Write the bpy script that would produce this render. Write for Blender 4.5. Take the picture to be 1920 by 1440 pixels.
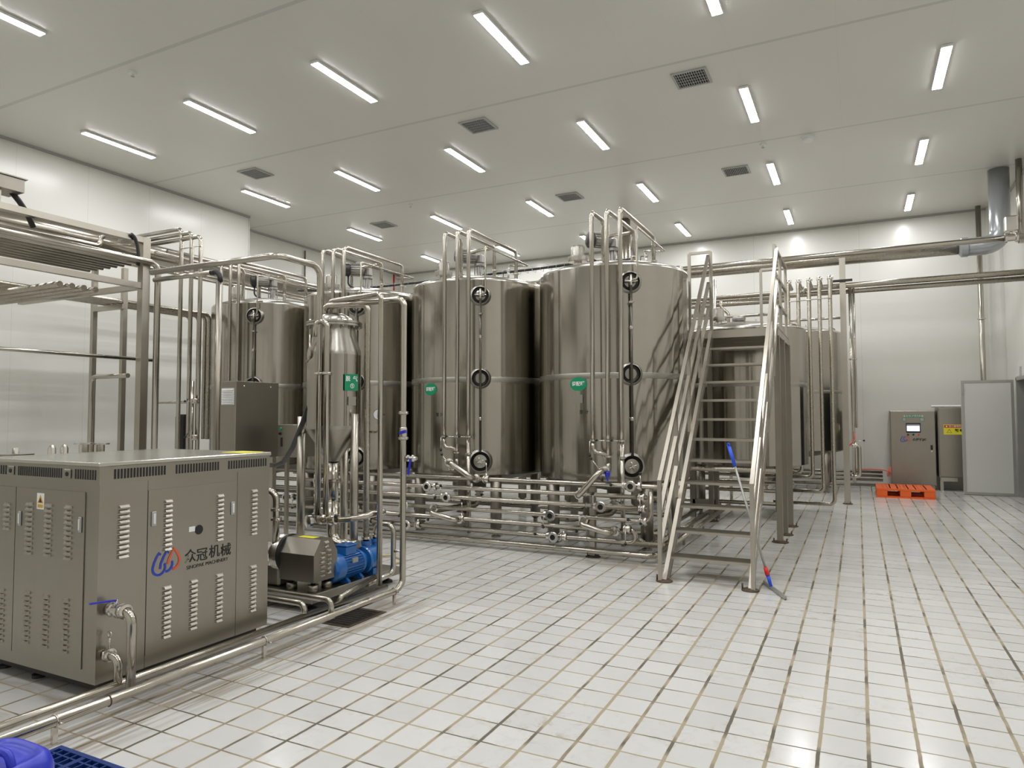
import bpy, math, random
from mathutils import Vector, Matrix
random.seed(7)
C = bpy.context.scene
COL = C.collection
for o in list(bpy.data.objects): bpy.data.objects.remove(o)

# ------------------------------------------------------------------ camera
RC = ((0.89387737, 0.44830824, -0.00172196), (-0.021663, 0.0393565, -0.99899038), (-0.44778785, 0.8930122, 0.04489159))
FPX, CAMH = 1292.65, 1.6
cd = bpy.data.cameras.new('camera'); cam = bpy.data.objects.new('camera', cd); COL.objects.link(cam)
r, d, f = (Vector(v) for v in RC)
cam.matrix_world = Matrix.Translation((0, 0, CAMH)) @ Matrix(((r.x, -d.x, -f.x), (r.y, -d.y, -f.y), (r.z, -d.z, -f.z))).to_4x4()
cd.sensor_width = 36; cd.sensor_fit = 'HORIZONTAL'; cd.lens = 36 * FPX / 1920; cd.clip_end = 100; cd.clip_start = 0.05
C.camera = cam
# ------------------------------------------------------------------ world, exposure
w = bpy.data.worlds.new('world'); C.world = w; w.use_nodes = True
w.node_tree.nodes['Background'].inputs[0].default_value = (1, 0.98, 0.95, 1)
w.node_tree.nodes['Background'].inputs[1].default_value = 0.15
C.view_settings.view_transform = 'Standard'; C.view_settings.look = 'None'
C.view_settings.gamma = 1; C.view_settings.use_curve_mapping = False
C.view_settings.exposure = 0.0
LAMP = 85.0        # emission of the ceiling battens
C.cycles.max_bounces = 10; C.cycles.diffuse_bounces = 5; C.cycles.glossy_bounces = 6
C.cycles.caustics_reflective = True; C.cycles.blur_glossy = 1.0; C.cycles.sample_clamp_indirect = 6

def at(u, v, X=None, Y=None, Z=None):
    """the point of a known plane of the room that the survey direction (u, v) meets"""
    c = ((u - 960) / FPX, (v - 720) / FPX, 1.0)
    q = [sum(RC[i][k] * c[i] for i in range(3)) for k in range(3)]
    if X is not None: t = X / q[0]
    elif Y is not None: t = Y / q[1]
    else: t = (Z - CAMH) / q[2]
    return Vector((q[0] * t, q[1] * t, CAMH + q[2] * t))

# ------------------------------------------------------------------ materials
def nmat(name):
    m = bpy.data.materials.new(name); m.use_nodes = True
    nt = m.node_tree
    return m, nt, nt.nodes['Principled BSDF']
def L(nt, a, b): nt.links.new(a, b)
def N(nt, t, **k):
    n = nt.nodes.new(t)
    for a, b in k.items(): setattr(n, a, b)
    return n
def plain(name, col, rough=0.5, metal=0.0, coat=0.0, vary=0.06, scale=6.0, bump=0.0):
    m, nt, b = nmat(name)
    b.inputs['Roughness'].default_value = rough; b.inputs['Metallic'].default_value = metal
    b.inputs['Coat Weight'].default_value = coat
    tc = N(nt, 'ShaderNodeTexCoord'); nz = N(nt, 'ShaderNodeTexNoise'); nz.inputs['Scale'].default_value = scale; nz.inputs['Detail'].default_value = 4
    L(nt, tc.outputs['Object'], nz.inputs['Vector'])
    mr = N(nt, 'ShaderNodeMapRange'); mr.inputs['To Min'].default_value = 1 - vary; mr.inputs['To Max'].default_value = 1 + vary
    L(nt, nz.outputs['Fac'], mr.inputs['Value'])
    mx = N(nt, 'ShaderNodeMix', data_type='RGBA', blend_type='MULTIPLY'); mx.inputs['Factor'].default_value = 1
    mx.inputs[6].default_value = (*col, 1); L(nt, mr.outputs[0], mx.inputs[7]); L(nt, mx.outputs[2], b.inputs['Base Color'])
    if bump:
        bp = N(nt, 'ShaderNodeBump'); bp.inputs['Strength'].default_value = bump; bp.inputs['Distance'].default_value = 0.01
        L(nt, nz.outputs['Fac'], bp.inputs['Height']); L(nt, bp.outputs[0], b.inputs['Normal'])
    return m
def steel(name, col=(0.56, 0.535, 0.49), rough=0.3, streak=(1, 1, 1), sc=20.0, bump=0.02, stain=0.0, waves=0.0, waxis=(3, 3, 0.15)):
    m, nt, b = nmat(name)
    b.inputs['Metallic'].default_value = 1.0
    tc = N(nt, 'ShaderNodeTexCoord'); mp = N(nt, 'ShaderNodeMapping'); mp.inputs['Scale'].default_value = streak
    L(nt, tc.outputs['Object'], mp.inputs['Vector'])
    nz = N(nt, 'ShaderNodeTexNoise'); nz.inputs['Scale'].default_value = sc; nz.inputs['Detail'].default_value = 5
    L(nt, mp.outputs[0], nz.inputs['Vector'])
    mr = N(nt, 'ShaderNodeMapRange'); mr.inputs['To Min'].default_value = rough * 0.8; mr.inputs['To Max'].default_value = rough * 1.25
    L(nt, nz.outputs['Fac'], mr.inputs['Value']); L(nt, mr.outputs[0], b.inputs['Roughness'])
    n2 = N(nt, 'ShaderNodeTexNoise'); n2.inputs['Scale'].default_value = 2.3; n2.inputs['Detail'].default_value = 6
    L(nt, tc.outputs['Object'], n2.inputs['Vector'])
    cr = N(nt, 'ShaderNodeMapRange'); cr.inputs['From Min'].default_value = 0.35; cr.inputs['From Max'].default_value = 0.75
    L(nt, n2.outputs['Fac'], cr.inputs['Value'])
    mx = N(nt, 'ShaderNodeMix', data_type='RGBA'); L(nt, cr.outputs[0], mx.inputs['Factor'])
    mx.inputs[6].default_value = (*col, 1)
    st = (0.42, 0.33, 0.22)
    mx.inputs[7].default_value = (*[c * (0.93 - stain) + s * stain for c, s in zip(col, st)], 1)
    L(nt, mx.outputs[2], b.inputs['Base Color'])
    bp = N(nt, 'ShaderNodeBump'); bp.inputs['Strength'].default_value = bump; bp.inputs['Distance'].default_value = 0.01
    L(nt, nz.outputs['Fac'], bp.inputs['Height'])
    if waves:
        m2 = N(nt, 'ShaderNodeMapping'); m2.inputs['Scale'].default_value = waxis
        L(nt, tc.outputs['Object'], m2.inputs['Vector'])
        n3 = N(nt, 'ShaderNodeTexNoise'); n3.inputs['Scale'].default_value = 1.6; n3.inputs['Detail'].default_value = 1.5
        L(nt, m2.outputs[0], n3.inputs['Vector'])
        b2 = N(nt, 'ShaderNodeBump'); b2.inputs['Strength'].default_value = waves; b2.inputs['Distance'].default_value = 0.03
        L(nt, n3.outputs['Fac'], b2.inputs['Height']); L(nt, b2.outputs[0], bp.inputs['Normal'])
    L(nt, bp.outputs[0], b.inputs['Normal'])
    return m

M = {}
M['tank'] = steel('brushed_tank_steel', (0.42, 0.395, 0.345), 0.15, (1, 1, 0.03), 40, 0.03, waves=0.5, waxis=(3.0, 3.0, 0.03))
M['dome'] = steel('dome_steel', (0.5, 0.475, 0.43), 0.24, sc=15)
M['seam'] = steel('seam_steel', (0.42, 0.4, 0.36), 0.36)
M['pipe'] = steel('polished_pipe_steel', (0.5, 0.475, 0.42), 0.2, (1, 1, 1), 30, 0.015, stain=0.25)
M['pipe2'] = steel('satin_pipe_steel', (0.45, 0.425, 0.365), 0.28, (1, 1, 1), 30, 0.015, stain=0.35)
M['tube'] = steel('square_tube_steel', (0.46, 0.437, 0.385), 0.32, (1, 1, 0.1), 30, 0.03, stain=0.35)
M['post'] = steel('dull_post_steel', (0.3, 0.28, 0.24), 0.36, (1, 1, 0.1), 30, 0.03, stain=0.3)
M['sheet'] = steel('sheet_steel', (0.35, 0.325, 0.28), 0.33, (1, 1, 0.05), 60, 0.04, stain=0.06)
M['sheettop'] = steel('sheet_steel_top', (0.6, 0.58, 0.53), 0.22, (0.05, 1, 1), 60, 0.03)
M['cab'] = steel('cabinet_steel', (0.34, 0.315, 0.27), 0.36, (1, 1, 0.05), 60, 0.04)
M['fit'] = steel('fitting_steel', (0.66, 0.63, 0.58), 0.22)
M['glass'] = plain('sight_glass', (0.3, 0.28, 0.25), 0.15, 0.9)
M['recess'] = plain('dark_recess_steel', (0.07, 0.065, 0.06), 0.3, 0.8)
M['gauge'] = plain('dark_gauge_tube', (0.09, 0.08, 0.065), 0.2, 0.5)
M['dark'] = plain('dark_opening', (0.012, 0.012, 0.012), 0.6)
M['rubber'] = plain('black_rubber', (0.016, 0.015, 0.014), 0.45)
M['knob'] = plain('black_plastic_knob', (0.011, 0.01, 0.01), 0.25)
M['blue'] = plain('blue_machine_paint', (0.012, 0.13, 0.42), 0.28, coat=0.5)
M['bluep'] = plain('blue_plastic', (0.02, 0.035, 0.5), 0.32)
M['navy'] = plain('dark_blue_plastic', (0.008, 0.035, 0.17), 0.38)
M['grip'] = plain('blue_grip_plastic', (0.01, 0.09, 0.75), 0.35)
M['red'] = plain('red_plastic', (0.75, 0.02, 0.015), 0.35)
M['orange'] = plain('orange_plastic', (0.85, 0.14, 0.02), 0.45)
M['hose'] = plain('red_hose', (0.75, 0.14, 0.1), 0.4)
M['motor'] = plain('grey_cast_motor', (0.34, 0.325, 0.3), 0.35, 0.6)
M['white'] = plain('white_plastic', (0.75, 0.75, 0.73), 0.4)
M['pvc'] = plain('grey_pvc', (0.38, 0.4, 0.41), 0.25, 0.35, coat=0.3)
M['green'] = plain('green_sticker', (0.0, 0.25, 0.11), 0.4)
M['greenl'] = plain('green_rim', (0.0, 0.33, 0.2), 0.4)
M['yellow'] = plain('yellow_sticker', (0.8, 0.72, 0.03), 0.4)
M['amber'] = plain('amber_print', (0.65, 0.38, 0.02), 0.4)
M['redink'] = plain('red_print', (0.55, 0.03, 0.02), 0.4)
M['ink'] = plain('black_print', (0.01, 0.01, 0.01), 0.5)
M['wink'] = plain('white_print', (0.85, 0.85, 0.85), 0.4)
M['logob'] = plain('blue_print', (0.02, 0.05, 0.45), 0.4)
M['logor'] = plain('orange_red_print', (0.72, 0.1, 0.03), 0.4)
M['door'] = plain('door_panel', (0.62, 0.62, 0.58), 0.4, vary=0.02)
M['alu'] = plain('aluminium_edge', (0.4, 0.4, 0.37), 0.35, 0.5)
M['rust'] = plain('rusty_steel', (0.1, 0.07, 0.045), 0.6, 0.4, vary=0.5, scale=25)
M['vent'] = plain('vent_frame', (0.4, 0.4, 0.39), 0.4)
M['ventd'] = plain('vent_dark', (0.06, 0.06, 0.065), 0.6)
M['hosey'] = plain('pale_yellow_hose', (0.6, 0.52, 0.3), 0.4)
def emit(name, col, s):
    m, nt, b = nmat(name)
    b.inputs['Base Color'].default_value = (0.8, 0.8, 0.8, 1)
    b.inputs['Emission Color'].default_value = (*col, 1); b.inputs['Emission Strength'].default_value = s
    return m
M['lamp'] = emit('lamp_diffuser', (0.975, 0.985, 1.0), LAMP)
M['screen'] = emit('touch_screen', (0.6, 0.72, 1.0), 1.1)

def panel_mat(name, col, rough, pitch_axis, pitch, off, bandcol, bandw, extra=None, bandsoft=0.0):
    """painted sandwich panels; joints every `pitch` metres along an axis"""
    m, nt, b = nmat(name)
    g = N(nt, 'ShaderNodeNewGeometry'); s = N(nt, 'ShaderNodeSeparateXYZ'); L(nt, g.outputs['Position'], s.inputs[0])
    def lines(ax, p, o, wd):
        a = N(nt, 'ShaderNodeMath', operation='ADD'); a.inputs[1].default_value = -o; L(nt, s.outputs[ax], a.inputs[0])
        dv = N(nt, 'ShaderNodeMath', operation='DIVIDE'); dv.inputs[1].default_value = p; L(nt, a.outputs[0], dv.inputs[0])
        fr = N(nt, 'ShaderNodeMath', operation='FRACT'); L(nt, dv.outputs[0], fr.inputs[0])
        lt = N(nt, 'ShaderNodeMath', operation='LESS_THAN'); lt.inputs[1].default_value = wd / p; L(nt, fr.outputs[0], lt.inputs[0])
        return lt.outputs[0]
    mask = lines(pitch_axis, pitch, off, bandw)
    nz = N(nt, 'ShaderNodeTexNoise'); nz.inputs['Scale'].default_value = 0.7; nz.inputs['Detail'].default_value = 3
    L(nt, g.outputs['Position'], nz.inputs['Vector'])
    mr = N(nt, 'ShaderNodeMapRange'); mr.inputs['To Min'].default_value = 0.97; mr.inputs['To Max'].default_value = 1.03; L(nt, nz.outputs['Fac'], mr.inputs['Value'])
    mx = N(nt, 'ShaderNodeMix', data_type='RGBA'); mx.inputs[6].default_value = (*col, 1); mx.inputs[7].default_value = (*bandcol, 1)
    L(nt, mask, mx.inputs['Factor'])
    last = mx.outputs[2]
    if extra:
        ax, p, o, wd, c2 = extra
        m2 = lines(ax, p, o, wd); mx2 = N(nt, 'ShaderNodeMix', data_type='RGBA'); mx2.inputs[7].default_value = (*c2, 1)
        L(nt, last, mx2.inputs[6]); L(nt, m2, mx2.inputs['Factor']); last = mx2.outputs[2]
    mm = N(nt, 'ShaderNodeMix', data_type='RGBA', blend_type='MULTIPLY'); mm.inputs['Factor'].default_value = 1
    L(nt, last, mm.inputs[6]); L(nt, mr.outputs[0], mm.inputs[7]); L(nt, mm.outputs[2], b.inputs['Base Color'])
    b.inputs['Roughness'].default_value = rough
    return m
M['ceil'] = panel_mat('ceiling_panels', (0.67, 0.655, 0.61), 0.33, 1, 3.1, 5.34, (0.54, 0.53, 0.495), 0.055, (0, 1.158, -0.13, 0.005, (0.63, 0.615, 0.57)))
M['wally'] = panel_mat('wall_panels_deep', (0.7, 0.69, 0.64), 0.26, 1, 1.16, 0.35, (0.58, 0.57, 0.53), 0.006)
M['wallx'] = panel_mat('wall_panels_cross', (0.7, 0.69, 0.64), 0.26, 0, 2.3, 0.1, (0.58, 0.57, 0.53), 0.008)

def floor_mat():
    m, nt, b = nmat('glazed_floor_tiles')
    g = N(nt, 'ShaderNodeNewGeometry'); s = N(nt, 'ShaderNodeSeparateXYZ'); L(nt, g.outputs['Position'], s.inputs[0])
    PX, PY = 0.2133, 0.2096
    def mth(op, a, bb=None, c=None):
        n = N(nt, 'ShaderNodeMath', operation=op)
        for i, q in enumerate((a, bb, c)):
            if q is None: continue
            if isinstance(q, (int, float)): n.inputs[i].default_value = q
            else: L(nt, q, n.inputs[i])
        return n.outputs[0]
    nw = N(nt, 'ShaderNodeTexNoise'); nw.inputs['Scale'].default_value = 9; nw.inputs['Detail'].default_value = 4
    L(nt, g.outputs['Position'], nw.inputs['Vector'])
    wob = mth('MULTIPLY', mth('SUBTRACT', nw.outputs['Fac'], 0.5), 0.008)
    def grid(sock, p, o, wd):
        q = mth('DIVIDE', mth('SUBTRACT', mth('ADD', sock, wob), o), p)
        fr = mth('FRACT', q)
        e = mth('MINIMUM', fr, mth('SUBTRACT', 1.0, fr))
        return mth('FLOOR', q), mth('MULTIPLY', e, p)
    ix, ex = grid(s.outputs[0], PX, -0.416, 0)
    iy, ey = grid(s.outputs[1], PY, 3.2304, 0)
    gx = mth('LESS_THAN', ex, 0.0088); gy = mth('LESS_THAN', ey, 0.0052); rim = mth('MAXIMUM', mth('LESS_THAN', ex, 0.0125), mth('LESS_THAN', ey, 0.0075))
    grout = mth('MAXIMUM', gx, gy)
    # per tile tone
    cv = N(nt, 'ShaderNodeCombineXYZ'); L(nt, ix, cv.inputs[0]); L(nt, iy, cv.inputs[1])
    wn = N(nt, 'ShaderNodeTexWhiteNoise'); L(nt, cv.outputs[0], wn.inputs['Vector'])
    tone = N(nt, 'ShaderNodeMapRange'); tone.inputs['To Min'].default_value = 0.93; tone.inputs['To Max'].default_value = 1.03; L(nt, wn.outputs['Value'], tone.inputs['Value'])
    # stains
    n1 = N(nt, 'ShaderNodeTexNoise'); n1.inputs['Scale'].default_value = 1.1; n1.inputs['Detail'].default_value = 6; n1.inputs['Roughness'].default_value = 0.62
    L(nt, g.outputs['Position'], n1.inputs['Vector'])
    n2 = N(nt, 'ShaderNodeTexNoise'); n2.inputs['Scale'].default_value = 13; n2.inputs['Detail'].default_value = 6; n2.inputs['Roughness'].default_value = 0.7; n2.inputs['Distortion'].default_value = 0.6
    L(nt, g.outputs['Position'], n2.inputs['Vector'])
    a1 = N(nt, 'ShaderNodeMapRange'); a1.inputs['From Min'].default_value = 0.44; a1.inputs['From Max'].default_value = 0.66; L(nt, n1.outputs['Fac'], a1.inputs['Value'])
    a2 = N(nt, 'ShaderNodeMapRange'); a2.inputs['From Min'].default_value = 0.5; a2.inputs['From Max'].default_value = 0.7; L(nt, n2.outputs['Fac'], a2.inputs['Value'])
    edge = N(nt, 'ShaderNodeMapRange'); edge.inputs['From Min'].default_value = 0.0; edge.inputs['From Max'].default_value = 0.05; edge.inputs['To Min'].default_value = 1.0; edge.inputs['To Max'].default_value = 0.25
    L(nt, mth('MINIMUM', ex, ey), edge.inputs['Value'])
    st = mth('MULTIPLY', mth('MULTIPLY', a1.outputs[0], a2.outputs[0]), mth('MULTIPLY', edge.outputs[0], 0.85))
    base = N(nt, 'ShaderNodeMix', data_type='RGBA', blend_type='MULTIPLY'); base.inputs['Factor'].default_value = 1
    base.inputs[6].default_value = (0.655, 0.65, 0.635, 1); L(nt, tone.outputs[0], base.inputs[7])
    sm = N(nt, 'ShaderNodeMix', data_type='RGBA'); L(nt, st, sm.inputs['Factor']); L(nt, base.outputs[2], sm.inputs[6]); sm.inputs[7].default_value = (0.33, 0.27, 0.18, 1)
    # yellowed tile rims and brown dirt left along the floor pipes and round rusty feet
    rm = N(nt, 'ShaderNodeMix', data_type='RGBA', blend_type='MULTIPLY'); L(nt, mth('MULTIPLY', rim, 0.75), rm.inputs['Factor']); L(nt, sm.outputs[2], rm.inputs[6]); rm.inputs[7].default_value = (1.0, 0.93, 0.78, 1)
    sm = rm
    def ramp(sock, lo, hi, inv=False):
        r_ = N(nt, 'ShaderNodeMapRange'); r_.interpolation_type = 'SMOOTHSTEP'
        r_.inputs['From Min'].default_value = lo; r_.inputs['From Max'].default_value = hi
        if inv: r_.inputs['To Min'].default_value = 1; r_.inputs['To Max'].default_value = 0
        L(nt, sock, r_.inputs['Value']); return r_.outputs[0]
    def patch(x0, x1, y0, y1, sx, sy):
        a_ = mth('MULTIPLY', ramp(s.outputs[0], x0, x0 + sx), ramp(s.outputs[0], x1 - sx, x1, True))
        b_ = mth('MULTIPLY', ramp(s.outputs[1], y0, y0 + sy), ramp(s.outputs[1], y1 - sy, y1, True))
        return mth('MULTIPLY', a_, b_)
    mpd = N(nt, 'ShaderNodeMapping'); mpd.inputs['Scale'].default_value = (22, 1.3, 1); L(nt, g.outputs['Position'], mpd.inputs['Vector'])
    nd = N(nt, 'ShaderNodeTexNoise'); nd.inputs['Scale'].default_value = 1.0; nd.inputs['Detail'].default_value = 4; L(nt, mpd.outputs[0], nd.inputs['Vector'])
    mpe = N(nt, 'ShaderNodeMapping'); mpe.inputs['Scale'].default_value = (1.6, 6, 1); L(nt, g.outputs['Position'], mpe.inputs['Vector'])
    ne = N(nt, 'ShaderNodeTexNoise'); ne.inputs['Scale'].default_value = 1.0; ne.inputs['Detail'].default_value = 5; L(nt, mpe.outputs[0], ne.inputs['Vector'])
    d1 = mth('MULTIPLY', patch(-3.75, -3.2, 0.6, 5.2, 0.15, 0.4), ramp(nd.outputs['Fac'], 0.38, 0.6))
    d2 = mth('MULTIPLY', mth('MAXIMUM', patch(-3.0, -1.4, 6.9, 7.7, 0.4, 0.3), patch(-1.9, -0.7, 6.5, 7.4, 0.3, 0.3)), ramp(ne.outputs['Fac'], 0.42, 0.62))
    d3 = mth('MULTIPLY', patch(-6.0, -3.7, 0.8, 2.7, 0.4, 0.5), ramp(ne.outputs['Fac'], 0.5, 0.7))
    dd = mth('MULTIPLY', mth('MAXIMUM', mth('MAXIMUM', d1, d2), d3), 0.6)
    dm_ = N(nt, 'ShaderNodeMix', data_type='RGBA'); L(nt, dd, dm_.inputs['Factor']); L(nt, sm.outputs[2], dm_.inputs[6]); dm_.inputs[7].default_value = (0.22, 0.16, 0.09, 1)
    sm = dm_
    # grout tone
    gd = N(nt, 'ShaderNodeTexNoise'); gd.inputs['Scale'].default_value = 2.6; gd.inputs['Detail'].default_value = 3; L(nt, g.outputs['Position'], gd.inputs['Vector'])
    gr = N(nt, 'ShaderNodeMapRange'); gr.inputs['From Min'].default_value = 0.47; gr.inputs['From Max'].default_value = 0.6; L(nt, gd.outputs['Fac'], gr.inputs['Value'])
    gc = N(nt, 'ShaderNodeMix', data_type='RGBA'); L(nt, gr.outputs[0], gc.inputs['Factor']); gc.inputs[6].default_value = (0.36, 0.31, 0.215, 1); gc.inputs[7].default_value = (0.12, 0.105, 0.08, 1)
    fm = N(nt, 'ShaderNodeMix', data_type='RGBA'); L(nt, grout, fm.inputs['Factor']); L(nt, sm.outputs[2], fm.inputs[6]); L(nt, gc.outputs[2], fm.inputs[7])
    L(nt, fm.outputs[2], b.inputs['Base Color'])
    rr = N(nt, 'ShaderNodeMapRange'); rr.inputs['To Min'].default_value = 0.05; rr.inputs['To Max'].default_value = 0.3; L(nt, n1.outputs['Fac'], rr.inputs['Value'])
    ro = mth('MAXIMUM', rr.outputs[0], mth('MULTIPLY', grout, 0.6)); L(nt, ro, b.inputs['Roughness'])
    hgt = mth('SUBTRACT', mth('MULTIPLY', n2.outputs['Fac'], 0.03), mth('MULTIPLY', grout, 1.0))
    bp = N(nt, 'ShaderNodeBump'); bp.inputs['Strength'].default_value = 0.35; bp.inputs['Distance'].default_value = 0.002
    L(nt, hgt, bp.inputs['Height']); L(nt, bp.outputs[0], b.inputs['Normal'])
    return m
M['floor'] = floor_mat()

# ------------------------------------------------------------------ mesh building
class MB:
    def __init__(s): s.v = []; s.f = []; s.m = []; s.s = []; s.cur = 0
    def face(s, idx, smooth=False): s.f.append(tuple(idx)); s.m.append(s.cur); s.s.append(smooth)
    def add(s, vs): n = len(s.v); s.v += [Vector(q) for q in vs]; return n
    def box(s, lo, hi, M3=None, bev=0.0):
        x0, y0, z0 = lo; x1, y1, z1 = hi
        if x0 > x1: x0, x1 = x1, x0
        if y0 > y1: y0, y1 = y1, y0
        if z0 > z1: z0, z1 = z1, z0
        if bev <= 0:
            vs = [(x, y, z) for z in (z0, z1) for y in (y0, y1) for x in (x0, x1)]
            fs = [(0, 2, 3, 1), (4, 5, 7, 6), (0, 1, 5, 4), (2, 6, 7, 3), (0, 4, 6, 2), (1, 3, 7, 5)]
        else:
            b = min(bev, (x1 - x0) / 2.01, (y1 - y0) / 2.01, (z1 - z0) / 2.01)
            cx, cy, cz = (x0 + x1) / 2, (y0 + y1) / 2, (z0 + z1) / 2; hx, hy, hz = (x1 - x0) / 2, (y1 - y0) / 2, (z1 - z0) / 2
            vs = []; ix = {}
            for sx in (-1, 1):
                for sy in (-1, 1):
                    for sz in (-1, 1):
                        for k in range(3):
                            e = [hx, hy, hz]
                            for j in range(3):
                                if j != k: e[j] -= b
                            ix[(sx, sy, sz, k)] = len(vs); vs.append((cx + sx * e[0], cy + sy * e[1], cz + sz * e[2]))
            fs = []
            for k in range(3):
                a, c = [j for j in range(3) if j != k]
                for sg in (-1, 1):
                    q = []
                    for (u, t) in ((-1, -1), (1, -1), (1, 1), (-1, 1)):
                        S = [0, 0, 0]; S[k] = sg; S[a] = u; S[c] = t; q.append(ix[(*S, k)])
                    flip = (sg == 1) == (k == 1)
                    fs.append(q[::-1] if flip else q)
            for k in range(3):       # edges parallel to k
                a, c = [j for j in range(3) if j != k]
                for u in (-1, 1):
                    for t in (-1, 1):
                        S0 = [0, 0, 0]; S0[a] = u; S0[c] = t; S1 = S0[:]; S0[k] = -1; S1[k] = 1
                        q = [ix[(*S0, a)], ix[(*S1, a)], ix[(*S1, c)], ix[(*S0, c)]]
                        fs.append(q)
            for sx in (-1, 1):
                for sy in (-1, 1):
                    for sz in (-1, 1): fs.append([ix[(sx, sy, sz, k)] for k in range(3)])
            # orient outwards
            cc = Vector((cx, cy, cz)); out = []
            for q in fs:
                p = [Vector(vs[i]) for i in q]; n = (p[1] - p[0]).cross(p[2] - p[0])
                mid = sum(p, Vector()) / len(p)
                out.append(q if n.dot(mid - cc) > 0 else q[::-1])
            fs = out
        if M3 is not None: vs = [M3 @ Vector(q) for q in vs]
        n = s.add(vs)
        for q in fs: s.face([n + i for i in q])
        return s
    def prism(s, poly, vec, flip=False):
        """closed polygon (3d points) swept by vec"""
        poly = [Vector(p) for p in poly]; vec = Vector(vec); k = len(poly)
        nrm = Vector((0, 0, 0))
        for i in range(k): nrm += poly[i].cross(poly[(i + 1) % k])
        if nrm.dot(vec) > 0: poly = poly[::-1]
        n = s.add(poly + [p + vec for p in poly])
        s.face(range(n, n + k)); s.face([n + k + i for i in range(k)][::-1])
        for i in range(k): j = (i + 1) % k; s.face((n + j, n + i, n + k + i, n + k + j))
        return s
    def bar(s, p, q, w, h=None, up=(0, 0, 1)):
        """rectangular bar from p to q; w across, h along up"""
        h = w if h is None else h
        p = Vector(p); q = Vector(q); d = (q - p).normalized(); up = Vector(up)
        if abs(d.dot(up)) > 0.98: up = Vector((0, 1, 0))
        a = d.cross(up).normalized(); b = a.cross(d).normalized()
        s.prism([p + a * x * w / 2 + b * y * h / 2 for x, y in ((-1, -1), (1, -1), (1, 1), (-1, 1))], q - p)
        return s
    def tube(s, pts, r, seg=14, cap=True, closed=False):
        pts = [Vector(p) for p in pts]; k = len(pts)
        rr = r if isinstance(r, (list, tuple)) else [r] * k
        t0 = (pts[1] - pts[0]).normalized(); up = Vector((0, 0, 1)) if abs(t0.z) < 0.9 else Vector((1, 0, 0))
        a = t0.cross(up).normalized(); prev = t0; rings = []
        for i, p in enumerate(pts):
            if i == 0: t = t0
            elif i == k - 1: t = (pts[i] - pts[i - 1]).normalized()
            else: t = ((pts[i + 1] - pts[i]).normalized() + (pts[i] - pts[i - 1]).normalized()).normalized()
            a = (a - t * a.dot(t)).normalized(); b = t.cross(a)
            rings.append(s.add([p + (a * math.cos(2 * math.pi * j / seg) + b * math.sin(2 * math.pi * j / seg)) * rr[i] for j in range(seg)]))
        for i in range(k - 1):
            for j in range(seg):
                j2 = (j + 1) % seg
                s.face((rings[i] + j, rings[i] + j2, rings[i + 1] + j2, rings[i + 1] + j), True)
        if cap:
            s.face([rings[0] + j for j in range(seg)][::-1]); s.face([rings[-1] + j for j in range(seg)])
        return s
    def pipe(s, pts, r, bend=None, seg=14, cap=True):
        return s.tube(fillet(pts, bend if bend is not None else r * 2.6), r, seg, cap)
    def cyl(s, p, q, r0, r1=None, seg=20, cap=True):
        return s.tube([p, q], [r0, r0 if r1 is None else r1], seg, cap)
    def lathe(s, prof, c, axis=(0, 0, 1), seg=32, smooth=True, sharp=0.6):
        """prof: list of (radius, height along axis)"""
        c = Vector(c); ax = Vector(axis).normalized(); up = Vector((0, 0, 1)) if abs(ax.z) < 0.9 else Vector((1, 0, 0))
        a = ax.cross(up).normalized(); b = ax.cross(a)
        def ring(rh): return s.add([c + ax * rh[1] + (a * math.cos(2 * math.pi * j / seg) + b * math.sin(2 * math.pi * j / seg)) * max(rh[0], 1e-5) for j in range(seg)])
        cur = ring(prof[0])
        for i in range(1, len(prof)):
            nx = ring(prof[i])
            for j in range(seg):
                j2 = (j + 1) % seg
                s.face((cur + j, cur + j2, nx + j2, nx + j), smooth)
            if i < len(prof) - 1:
                d1 = Vector((prof[i][0] - prof[i - 1][0], prof[i][1] - prof[i - 1][1])); d2 = Vector((prof[i + 1][0] - prof[i][0], prof[i + 1][1] - prof[i][1]))
                if d1.length > 1e-7 and d2.length > 1e-7 and d1.angle(d2) > sharp: nx = ring(prof[i])
            cur = nx
        return s
    def sphere(s, c, r, seg=14):
        return s.lathe([(r * math.sin(math.pi * i / 8), -r * math.cos(math.pi * i / 8)) for i in range(9)], c, seg=seg)
    def ring(s, c, R, r, axis=(0, 0, 1), seg=28, rs=8):
        c = Vector(c); ax = Vector(axis).normalized(); up = Vector((0, 0, 1)) if abs(ax.z) < 0.9 else Vector((1, 0, 0))
        a = ax.cross(up).normalized(); b = ax.cross(a); base = len(s.v)
        for i in range(seg):
            t = 2 * math.pi * i / seg; dr = a * math.cos(t) + b * math.sin(t)
            s.add([c + dr * (R + r * math.cos(2 * math.pi * j / rs)) + ax * r * math.sin(2 * math.pi * j / rs) for j in range(rs)])
        for i in range(seg):
            for j in range(rs):
                i2 = (i + 1) % seg; j2 = (j + 1) % rs
                s.face((base + i * rs + j, base + i * rs + j2, base + i2 * rs + j2, base + i2 * rs + j), True)
        return s
    def clamp(s, c, axis, r):
        """tri-clamp ferrule around a pipe of radius r"""
        c = Vector(c); ax = Vector(axis).normalized()
        s.lathe([(r, -0.016), (r * 1.45, -0.01), (r * 1.6, -0.01), (r * 1.6, 0.01), (r * 1.45, 0.01), (r, 0.016)], c, ax, 18)
        up = Vector((0, 0, 1)) if abs(ax.z) < 0.9 else Vector((0, -1, 0))
        b = ax.cross(up).normalized()
        s.cyl(c + b * r * 1.5 - up * 0.012, c + b * r * 1.5 + up * 0.03, 0.006, seg=8)
        return s
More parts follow.
